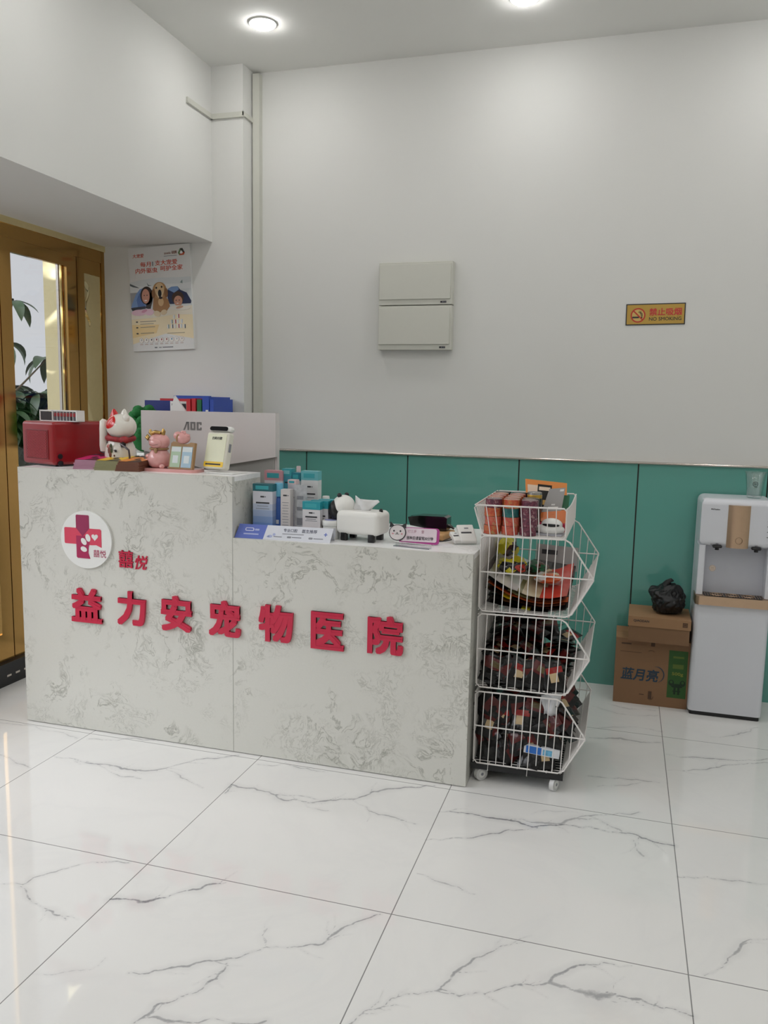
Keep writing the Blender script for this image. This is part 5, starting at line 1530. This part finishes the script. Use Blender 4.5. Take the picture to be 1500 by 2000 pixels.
b_ = MB().ball((.006, -.006, .040), (.036, .0245, .012), M_black, 24, 10); b_.build('dark_window', gd, angle=60)
MB().rbox(-.050, .050, -.030, .030, 0, .008, mat('gadget_grey', (176, 176, 184), .4), .003, 2).build('gadget_base', gd, wn=True)

# ------------------------------------------------------------------ big flat bags in the second basket
def bagmat(nm, rgb): return mat(nm, rgb, .16, var=.12, scale=30, coat=.4)
BG = {'black': bagmat('bag_black', (30, 28, 28)), 'yellow': bagmat('bag_yellow', (222, 212, 40)), 'orange': bagmat('bag_orange', (206, 100, 54)), 'brown': bagmat('bag_brown', (92, 54, 42)),
      'white': bagmat('bag_white', (216, 212, 208)), 'beige': bagmat('bag_beige', (212, 194, 160)), 'olive': bagmat('bag_olive', (130, 124, 82)), 'red': bagmat('bag_red', (206, 70, 58)), 'grey': bagmat('bag_grey', (150, 148, 142))}
def flat_bag(lab, zoff, pattern, seed, rz=0.0, w_=.30, d_=.40, t=.012, x=None, y=None, lift=.075, name='flat_bag'):
    nx, ny = 18, 14; vs = []
    t_ = thing(name, lab, 'bag', (x if x else BX0 + .172, y if y else BY0 + .235, BZ[1] + .004 + zoff), rz=rz)
    b_ = MB()
    for s_ in (-1, 1):
        for i in range(ny + 1):
            for j in range(nx + 1):
                u, v = j / nx, i / ny
                e = min(1, 6 * min(u, 1 - u, v, 1 - v)) ** .5
                n_ = mnoise.noise(Vector((u * 3.2 + seed * 1.7, v * 3.2, seed)))
                n2 = mnoise.noise(Vector((u * 9 + seed, v * 9, seed * 2.0)))
                sag = lift * max(0, .62 - u) ** 1.6 * 1.5 + .035 * max(0, u - .8) * 2 + .05 * v * v
                vs.append(((u - .5) * w_, (v - .5) * d_, sag + s_ * (t / 2) * e + .012 * n_ * (.3 + .7 * v) + .003 * n2))
    W_ = nx + 1; O_ = W_ * (ny + 1)
    for s_ in (0, 1):
        for i in range(ny):
            for j in range(nx):
                a_ = s_ * O_ + i * W_ + j; q = (a_, a_ + 1, a_ + W_ + 1, a_ + W_)
                b_.f.append(q if s_ == 1 else q[::-1]); b_.mi.append(b_.mid(BG[pattern((j + .5) / nx, (i + .5) / ny)]))
    for j in range(nx):
        for a_, c_ in ((j, j + 1), (ny * W_ + j + 1, ny * W_ + j)):
            b_.f.append((a_, c_, c_ + O_, a_ + O_)); b_.mi.append(b_.mid(BG[pattern((j + .5) / nx, 0)]))
    for i in range(ny):
        for a_, c_ in (((i + 1) * W_, i * W_), (i * W_ + nx, (i + 1) * W_ + nx)):
            b_.f.append((a_, c_, c_ + O_, a_ + O_)); b_.mi.append(0)
    b_.v = vs
    b_.build('bag_body', t_, angle=70)
    return t_
flat_bag('dark bag with yellow patches, lowest of the flat pile in the second basket', .004, lambda u, v: 'yellow' if (.42 < u < .55 or .70 < u < .74) and v < .6 else ('grey' if u > .8 else 'black'), 1, 0, lift=.03)
flat_bag('brown and black flat bag, second lowest in the second basket', .014, lambda u, v: 'brown' if int(u * 7) % 2 else 'black', 2, .03, lift=.05)
flat_bag('black bag with yellow streaks in the middle of the flat pile', .024, lambda u, v: 'yellow' if .22 < u < .34 or (.42 < u < .46) else ('black' if u < .6 else 'brown'), 3, -.03, lift=.075)
flat_bag('orange-edged brown flat bag under the white and red top bag', .034, lambda u, v: 'orange' if u < .06 or v < .12 else 'brown', 4, .02, lift=.095)
flat_bag('dark olive flat bag just below the white and red top bag', .045, lambda u, v: 'black' if u < .3 else ('olive' if u < .55 else 'brown'), 5, -.02, lift=.105)
flat_bag('glossy white bag with a red right end on top of the flat pile', .057, lambda u, v: 'red' if u > .66 + .1 * v else ('beige' if u > .46 else ('olive' if .38 < u < .46 and v < .4 else ('white' if u > .12 else 'grey'))), 6, .0, lift=.105)
def crumple(lab, loc, sz, mats_, seed, name='crumpled_pack', rot=(0, 0, 0)):
    t_ = thing(name, lab, 'packet', loc, rot=rot)
    bm = bmesh.new(); bmesh.ops.create_icosphere(bm, subdivisions=3, radius=1.0)
    b_ = MB(); 
    for v in bm.verts:
        n_ = mnoise.noise(v.co * 1.7 + Vector((seed, 0, 0))) + .5 * mnoise.noise(v.co * 4 + Vector((0, seed, 0)))
        p = v.co * (1 + .35 * n_)
        v.co = Vector((p.x * sz[0], p.y * sz[1], p.z * sz[2]))
    for f in bm.faces:
        c_ = f.calc_center_median()
        f.material_index = int((mnoise.noise(Vector((c_.x / sz[0] * .7 + seed, c_.y / sz[1] * .7, c_.z / sz[2] * .7))) * 1.1 + .5) * len(mats_)) % len(mats_)
    bm.verts.index_update()
    for m_ in mats_: b_.mid(m_)
    b_.v = [tuple(v.co) for v in bm.verts]; b_.f = [tuple(v.index for v in f.verts) for f in bm.faces]; b_.mi = [f.material_index for f in bm.faces]
    bm.free(); b_.build('pack_body', t_, angle=35)
    return t_
crumple('crumpled red and yellow packet on the left of the second basket', (.165, 1.08, BZ[1] + .150), (.060, .055, .034), [BG['red'], BG['brown'], BG['yellow'], BG['black']], 3)
crumple('crumpled brown packet with a yellow tip against the back wires', (.120, 1.28, BZ[1] + .175), (.045, .05, .05), [BG['yellow'], BG['brown'], BG['black']], 8)
crumple('small dark green crumpled packet in the middle of the second basket', (.250, 1.20, BZ[1] + .125), (.045, .05, .024), [BG['black'], M_fgr, BG['brown']], 5)
crumple('white and orange crumpled packet on the top bag', (.305, 1.10, BZ[1] + .106), (.055, .06, .020), [BG['white'], BG['orange'], BG['beige']], 12)
slab('white label pack with black print standing at the back of the second basket', 'white_pack', 'packet', [(.235, 1.33, BZ[1] + .09), (.405, 1.34, BZ[1] + .09), (.405, 1.37, BZ[1] + .185), (.235, 1.36, BZ[1] + .195)], .01, M_gpk)[1](.12, .5, .62, .80, M_ink, 'printed_mark')
slab('black folded bag lying in front of the white label pack', 'black_bag', 'bag', [(.225, 1.24, BZ[1] + .100), (.40, 1.25, BZ[1] + .085), (.40, 1.33, BZ[1] + .115), (.225, 1.32, BZ[1] + .135)], .012, BG['black'])

# ------------------------------------------------------------------ heaped pouches in the lower two baskets
def pm(nm, rgb): return mat(nm, rgb, .2, spec=.45, var=.3, scale=60, bump=.15)
M_pk, M_pr, M_pbg, M_po, M_pd = pm('pouch_black', (17, 16, 16)), pm('pouch_red', (150, 34, 30)), mat('pouch_beige', (196, 172, 132), .5, var=.12), pm('pouch_olive', (104, 90, 58)), pm('pouch_maroon', (88, 30, 28))
def patA(u, v, s_): return M_pbg if (.35 < u < .78 and .25 < v < .58) else (M_pr if v > .58 and v < .80 and u > .3 else M_pk)
def patB(u, v, s_): return M_po if (.2 < u < .8 and .55 < v < .8) else (M_pk if v < .5 or v > .88 else M_pd)
def patC(u, v, s_): return M_pd if (.3 < u and .2 < v < .66) else M_pk
proto = []
for i, (fn, desc) in enumerate(((patA, 'black pouch with red band and beige panel'), (patB, 'dark pouch with an olive gold panel'), (patC, 'black and maroon pouch'))):
    t_ = thing('snack_pouch', desc, 'pouch')
    pb_ = pillow(.082, .112, .020, fn, 8, 10, 20 + i, wr=.003)
    pb_.v = [(a_, b2, c_ - .056) for a_, b2, c_ in pb_.v]
    pb_.build('pouch_body', t_, angle=60)
    proto.append((t_, desc))
used_p = [False, False, False]
def put_pouch(k, loc, rot, where, group):
    # keeps the pouch's middle well inside the wires
    lx, ly_, zz = loc[0] - BX0, loc[1] - BY0, loc[2]
    zl = zz - (BZ[3] if 'lowest' in where else BZ[2])
    xm = .300 + max(0, .14 - abs(zl - .15)) * .5
    if zl > .16: xm = min(xm, .37 - (zl - .15) * .75)
    loc = (BX0 + min(max(lx, .050), xm), BY0 + min(max(ly_, .030 if rot[0] > -.8 else .066), BDY - .066), zz)
    t_, desc = proto[k]
    lab = '%s %s' % (desc, where)
    if not used_p[k]:
        used_p[k] = True; t_.location = loc; t_.rotation_euler = rot; t_["label"] = lab; t_["group"] = group + " " + ("with beige panels", "with olive panels", "in maroon")[k]
    else:
        dup(t_, loc, rot=rot, label=lab, group=group + ' ' + ('with beige panels', 'with olive panels', 'in maroon')[k])
rr = random.Random(11)
def pick(): return rr.choices((0, 1, 2), (5, 4, 5))[0]
# lowest basket: packed nearly to the rim
W4, G4 = 'heaped in the lowest wire basket', 'pouches in the lowest basket'
for row in range(6):
    for c_ in range(6):
        z = .010 + .032 * row; x = .040 + .058 * c_ + rr.uniform(-.012, .012)
        if x > .285 + max(0, .13 - abs(z - .13)) * .45: continue
        put_pouch(pick(), (BX0 + x, BY0 + .028 + rr.uniform(0, .02) + .003 * row, BZ[3] + z + .044), (rr.uniform(-.6, -.15), rr.uniform(-1.1, 1.1), rr.uniform(-.3, .3)), W4, G4)
for row in range(5):
    for c_ in range(4):
        x = .05 + .076 * c_ + rr.uniform(-.02, .02); y = .10 + .09 * row + rr.uniform(-.02, .02)
        put_pouch(pick(), (BX0 + x, BY0 + y, BZ[3] + .215 + rr.uniform(-.02, .03) + (.015 if row > 1 else 0)), (rr.uniform(-1.7, -1.2), rr.uniform(-.25, .25), rr.uniform(0, 6.28)), W4, G4)
        put_pouch(2, (BX0 + x, BY0 + y, BZ[3] + .13 + rr.uniform(-.02, .02)), (rr.uniform(-1.7, -1.2), rr.uniform(-.2, .2), rr.uniform(0, 6.28)), W4, G4)
for c_ in range(5):
    for z, x in ((.20, .335), (.13, .335), (.06, .295)):
        put_pouch(pick(), (BX0 + x, BY0 + .07 + .095 * c_, BZ[3] + z + .02), (rr.uniform(-.95, -.6), rr.uniform(-.4, .4), 1.4 + rr.uniform(-.3, .3)), W4, G4)
# third basket: a slope, high at the left and back
W3, G3 = 'heaped in the third wire basket', 'pouches in the third basket'
def hgt(x, y): return max(.02, .075 + .13 * min(1, y / .42) - .62 * max(0, x - .14 - .06 * y / .5) + (.02 if x < .1 else 0))
for row in range(6):
    for c_ in range(5):
        x = .048 + .062 * c_ + rr.uniform(-.012, .012); y = .045 + .085 * row + rr.uniform(-.012, .012)
        H = hgt(x, y)
        n_ = max(1, int(H / .028))
        for l_ in range(n_):
            if l_ < n_ - 2 and row > 1 and c_ < 4: continue
            put_pouch(pick(), (BX0 + x + rr.uniform(-.01, .01), BY0 + y + rr.uniform(-.01, .01), BZ[2] + .016 + .028 * l_), (rr.uniform(-1.55, -1.0), rr.uniform(-.3, .3), rr.uniform(-2.2, 2.2) if row else rr.uniform(-.6, .6)), W3, G3)
for k_, x, r_ in ((1, .06, .4), (2, .11, -.5), (0, .155, .35), (2, .205, -.2), (1, .235, .5), (0, .285, -.3)):
    put_pouch(k_, (BX0 + x, BY0 + .034, BZ[2] + .060), (-.30, r_, .05), W3, G3)
lb = thing('dark_bag', 'larger black bag standing at the back of the third basket', 'bag', (BX0 + .135, BY0 + .43, BZ[2] + .10), rot=(-.15, .02, .05))
pillow(.175, .165, .03, lambda u, v, s_: M_pd if v > .75 and .1 < u < .6 else M_pk, 10, 10, 31, wr=.004).build('bag_body', lb, angle=60)
tw = thing('torn_wrapper', 'torn white plastic wrapper hanging between the two lowest baskets', 'wrapper', (.352, .935, BZ[2] - .005))
vs, fs = [], []
rr = random.Random(6)
for i in range(8):
    for j in range(9):
        u, v = i / 7, j / 8
        n_ = mnoise.noise(Vector((u * 3, v * 3, 1)))
        vs.append(((u - .5) * .085 * (1 - .45 * v) + .006 * n_, .02 * n_ + .012 * math.sin(u * 8), .018 - .105 * v + .012 * mnoise.noise(Vector((u * 5, 3, v)))))
for i in range(7):
    for j in range(8): fs.append((i * 9 + j, i * 9 + j + 1, i * 9 + j + 10, i * 9 + j + 9))
o = MB().add(vs, fs, mat('wrapper_white', (220, 222, 224), .35)).build('wrapper_sheet', tw, angle=60)
md = o.modifiers.new('thick', 'SOLIDIFY'); md.thickness = .001
bw = thing('blue_white_carton', 'narrow blue and white carton lying against the front wires of the lowest basket', 'box', (.262, .913, BZ[3] + .062), rot=(0, math.radians(4), 0))
MB().box(-.002, .132, 0, .02, 0, .034, mat('carton_gloss_white', (222, 224, 228), .3)).build('carton_body', bw, smooth=False)
MB().box(.006, .064, -.0006, 0, .002, .030, mat('carton_blue', (40, 110, 196), .3)).box(.070, .104, -.0006, 0, .004, .026, mat('carton_lightblue', (110, 180, 220), .3, var=.5, scale=90)).build('carton_print', bw, smooth=False)

# ================================================================== WATER DISPENSER AND BOXES
wd = thing('water_dispenser', 'white standing water dispenser with rose gold tray at the right of the photo', 'water dispenser', (1.090, 1.93, 0))
M_disp = mat('dispenser_white', (222, 224, 230), .28, var=.008)
M_dispg = mat('dispenser_grey', (196, 198, 206), .3, var=.008)
X0, X1 = -.163, .163
MB().rbox(X0 + .008, X1 - .008, .006, .262, 0, .024, M_black, .010, 2, axes='z').build('base', wd, smooth=False)
MB().rbox(X0, X1, 0, .12, .020, .546, M_disp, .022, 5, axes='z').build('lower_door', wd, wn=True)
b_ = MB().rbox(X0 + .0015, X1 - .0015, .10, .268, .020, 1.044, M_disp, .030, 5, axes='y'); b_.build('rear_body', wd, wn=True)
MB().rbox(X0, X1, 0, .115, .822, 1.046, M_disp, .030, 5, axes='yx').build('head', wd, wn=True)
for s_ in (-1, 1):
    MB().rbox(min(s_ * .163, s_ * .133), max(s_ * .163, s_ * .133), .004, .115, .590, .826, M_disp, .006, 2, axes='z').build('side_cheek', wd, wn=True)
MB().box(-.134, .134, .070, .101, .590, .824, M_dispg).build('recess_panel', wd, smooth=False)
tr_ = MB().rbox(X0 - .002, X1 + .002, -.022, .112, .546, .588, M_brass, .022, 5, axes='z'); tr_.build('drip_tray', wd, wn=True)
b_ = MB().rbox(-.128, .128, -.010, .066, .588, .590, M_black, .015, 4, axes='z')
b_.build('drip_grate', wd, smooth=False)
b_ = MB()
for k in range(22):
    x = -.12 + .24 * k / 21; b_.box(x - .0012, x + .0012, -.006, .062, .590, .5915, M_brass)
for cx_ in (-.07, .0, .07):
    b_.tube([(cx_ + .028 * math.cos(a_), .028 + .024 * math.sin(a_), .5915) for a_ in [2 * PI * i / 20 for i in range(20)]], .0016, M_brass, 5, closed=True)
b_.build('grate_pattern', wd)
# rose gold half-round front panel
vs, fs = [], []
n_ = 14
for i in range(n_ + 1):
    a_ = PI * .22 + PI * .56 * i / n_
    x = -.0475 * math.cos(a_) / math.cos(PI * .22); y = -(math.sin(a_) - math.sin(PI * .22)) * .055 - .001
    vs += [(x, y, .822), (x, y, 1.020)]
for i in range(n_): fs.append((2 * i, 2 * i + 2, 2 * i + 3, 2 * i + 1))
top = [2 * i + 1 for i in range(n_ + 1)]; fs.append(tuple(top)); fs.append(tuple(2 * i for i in range(n_, -1, -1)))
MB().add(vs, fs, M_brass).build('gold_panel', wd, angle=50)
b_ = MB().tube([(.004 + .015 * math.cos(a_), -.0205, .858 + .015 * math.sin(a_)) for a_ in [2 * PI * i / 24 for i in range(24)]], .0009, mat('engraved_brown', (120, 96, 76), .4, metal=.5), 6, closed=True)
b_.build('button_ring', wd)
for x in (-.084, .084):
    t_ = MB().rbox(x - .021, x + .021, -.004, .03, .816, .829, M_black, .006, 3)
    t_.cyl((x, .010, .816), (x, .010, .806), .009, M_black, n=16); t_.build('tap', wd, wn=False)
b_ = MB()
text_mb(b_, 'PRITaulon', -.103, 0.997, .038, .006, -.0004, M_ink, depth=.0004, bold=.03)
for i in range(4):
    b_.box(.122, .130, -.0008, 0, .952 - .025 * i, .9545 - .025 * i, M_ink); b_.box(.136, .140, -.0008, 0, .951 - .025 * i, .955 - .025 * i, M_ink)
for x in (-.086, .082): b_.box(x - .006, x + .006, -.0008, 0, .8345, .837, M_ink)
b_.box(-.114, -.110, -.0008, 0, .829, .835, M_inkgrey)
b_.build('printed_marks', wd, smooth=False)
b_ = MB().prism(ell(-.091, .707, .0145, .0145, 28), .0692, .070, M_brass).prism(ell(-.091, .707, .0125, .0125, 28), .0688, .0692, mat('sticker_cream', (226, 216, 206), .4))
for z_ in (.701, .706, .711): b_.prism(rect(-.099, -.083, z_, z_ + .0022), .0685, .0688, M_brass)
b_.build('round_sticker', wd, smooth=False)

cu_ = thing('plastic_cup', 'clear plastic cup standing upside down stack on the water dispenser', 'cup', (1.165, 2.06, 1.0455))
cu_['label'] = 'tall clear plastic cup with a dark printed mark on top of the dispenser'
MB().lathe([(.0, .002), (.030, .0), (.0315, .003), (.033, .012), (.045, .115), (.0475, .118), (.0475, .124), (.0455, .124), (.0435, .115), (.0315, .014), (.0, .006)], M_cup, n=36).build('cup_body', cu_)
b_ = MB()
Mr = lambda: None
for dz in (.0,):
    for (x, z_, rx, rz) in ((-.004, .068, .011, .011),):
        pts = [(x + rx * math.cos(a_), -.0402 + .35 * (x + rx * math.cos(a_)) ** 2 * 20 * .5, z_ + rz * math.sin(a_)) for a_ in [2 * PI * i / 24 for i in range(24)]]
        b_.tube(pts, .0011, M_ink, 5, closed=True)
    for xx, za, zb in ((-.007, .062, .075), (-.001, .062, .072)):
        b_.cyl((xx, -.0405, za), (xx, -.0405, zb), .0011, M_ink, n=5)
    b_.cyl((-.011, -.0405, .069), (.003, -.0405, .069), .001, M_ink, n=5); b_.cyl((-.013, -.0395, .053), (.005, -.0395, .053), .001, M_ink, n=5)
b_.build('printed_mark', cu_)

M_card = mat('brown_cardboard', (142, 107, 77), .75, var=.04, scale=25)
M_cardl = mat('pale_cardboard', (160, 123, 88), .7, var=.04, scale=25)
M_cardi = mat('cardboard_blue_ink', (42, 66, 84), .7); M_gd = mat('cardboard_green_ink', (52, 92, 42), .7)
bxx = thing('cardboard_box', 'large brown cardboard box with blue lettering on the floor beside the dispenser', 'box', (.753, 1.985, 0))
MB().box(-.173, .173, 0, .215, .0, .330, M_card).build('carton_body', bxx, smooth=False)
b_ = MB().box(-.174, .174, -.001, .106, .330, .334, M_cardl).box(-.174, .174, .109, .216, .330, .334, M_cardl)
b_.build('flap', bxx, smooth=False)
b_ = MB(); text_mb(b_, '蓝月亮', -.052, .152, .180, .062, 0, M_cardi, depth=.0006, bold=.02, shear=.15)
pts = [(.022 + .038 * math.cos(a_), -.0006, .160 + .040 * math.sin(a_)) for a_ in [-1.25 + 3.0 * i / 20 for i in range(21)]]
b_.tube(pts, [.0005 + .0022 * math.sin(PI * i / 20) for i in range(21)], M_cardi, 6)
b_.build('lettering', bxx, smooth=False)
b_ = MB().prism(rect(.078, .165, .052, .290), -.0006, 0, M_gd); b_.build('green_panel', bxx, smooth=False)
M_gy = mat('carton_olive_ink', (132, 136, 54), .7); M_gdk = mat('carton_dark_green_ink', (30, 54, 32), .7)
b_ = MB(); text_mb(b_, '500g', .122, .172, .052, .020, -.0006, M_gy, depth=.0005, bold=.02); b_.build('lettering', bxx, smooth=False); b_ = MB()
b_.prism(rect(.098, .148, .200, .222), -.0011, -.0006, mat('carton_dull_green', (92, 112, 48), .7)); b_.prism(rect(.098, .148, .252, .262), -.0011, -.0006, mat('carton_dull_green', (92, 112, 48), .7))
for x in (.096, .148):
    b_.prism(ell(x, .128, .013, .015, 18), -.0011, -.0006, M_gdk); b_.prism(ell(x, .132, .006, .007, 14), -.0014, -.0011, M_gd)
b_.prism(rrect(.096, .148, .105, .124, .008, 4), -.0013, -.0006, M_gdk)
b_.prism(rect(.108, .118, .070, .108), -.0012, -.0006, M_gdk); b_.prism(rect(.126, .136, .070, .108), -.0012, -.0006, M_gdk); b_.prism(rect(.104, .140, .084, .090), -.0014, -.0006, M_gdk)
b_.build('panel_print', bxx, smooth=False)
b_ = MB()
M_cb = mat('carton_brown_ink', (84, 62, 46), .7)
b_.prism(rect(-.146, -.100, .300, .307), -.0005, 0, M_cb); b_.prism(rect(-.092, -.030, .300, .307), -.0005, 0, mat('carton_faint_ink', (138, 102, 72), .7)); b_.prism(rect(-.150, -.05, .262, .264), -.0005, 0, M_cb)
b_.prism(rect(-.008, .010, .300, .330), -.0005, 0, M_cb); b_.prism(rect(-.008, .008, .034, .072), -.0005, 0, M_cb); b_.prism(rect(-.050, -.028, .050, .054), -.0005, 0, M_cb)
b_.tube([(-.004 + .014 * math.cos(a_), -.0004, .270 + .009 * math.sin(a_)) for a_ in [.2 + 2.6 * i / 12 for i in range(13)]], .001, M_cb, 5)
b_.tube([(.002 + .014 * math.cos(a_), -.0004, .044 + .014 * math.sin(a_)) for a_ in [-2.4 + 2.6 * i / 12 for i in range(13)]], .001, M_cb, 5)
b_.build('small_print', bxx, smooth=False)
sbx = thing('shoe_box', 'brown lidded shoe box on top of the large cardboard box', 'box', (.775, 1.925, .3345), rz=math.radians(-1))
MB().box(-.141, .137, .003, .245, 0, .10, mat('kraft_card', (134, 101, 72), .7, var=.03)).build('carton_body', sbx, smooth=False)
MB().box(-.145, .141, -.001, .249, .076, .124, M_cardl).build('lid', sbx, smooth=False)
b_ = MB(); text_mb(b_, 'QIAODAN', -.084, .103, .072, .013, -.001, M_ink, depth=.0005, bold=.02); b_.build('lettering', sbx, smooth=False)
b_ = MB().prism(rect(.104, .126, .090, .112), -.0016, -.001, M_cb).prism(rect(.107, .123, .093, .109), -.0019, -.0016, mat('carton_mid_ink', (110, 80, 56), .7)).prism(rect(.110, .120, .099, .104), -.0022, -.0019, M_cb)
b_.build('label_square', sbx, smooth=False)
# crumpled black bag
bm = bmesh.new(); bmesh.ops.create_icosphere(bm, subdivisions=5, radius=1.0)
for v in bm.verts:
    c_ = v.co.copy()
    n_ = mnoise.noise(c_ * 1.5 + Vector((3, 1, 0))) * .26 + abs(mnoise.noise(c_ * 2.6)) * .26 + abs(mnoise.noise(c_ * 6 + Vector((5, 0, 0)))) * .05
    r_ = .92 + n_ - .10
    z = c_.z * .085 * r_
    if c_.z < -.55: z = -.055 + (c_.z + .55) * .03
    v.co = Vector((c_.x * .092 * r_, c_.y * .075 * r_, z))
b_ = MB().bm(bm, mat('black_bin_liner', (16, 16, 18), .38, var=.2, bump=.15, scale=40))
b_.tube([(-.012, 0, .070), (-.006, -.004, .088), (.010, -.006, .098), (.020, -.004, .094)], [.022, .013, .010, .004], M_black, 10)
o = b_.build('plastic_bag', smooth=True, angle=30, loc=(.812, 2.05, .3345 + .124 + .069))
tag(o, 'crumpled black plastic bag sitting on the shoe box', 'bag')
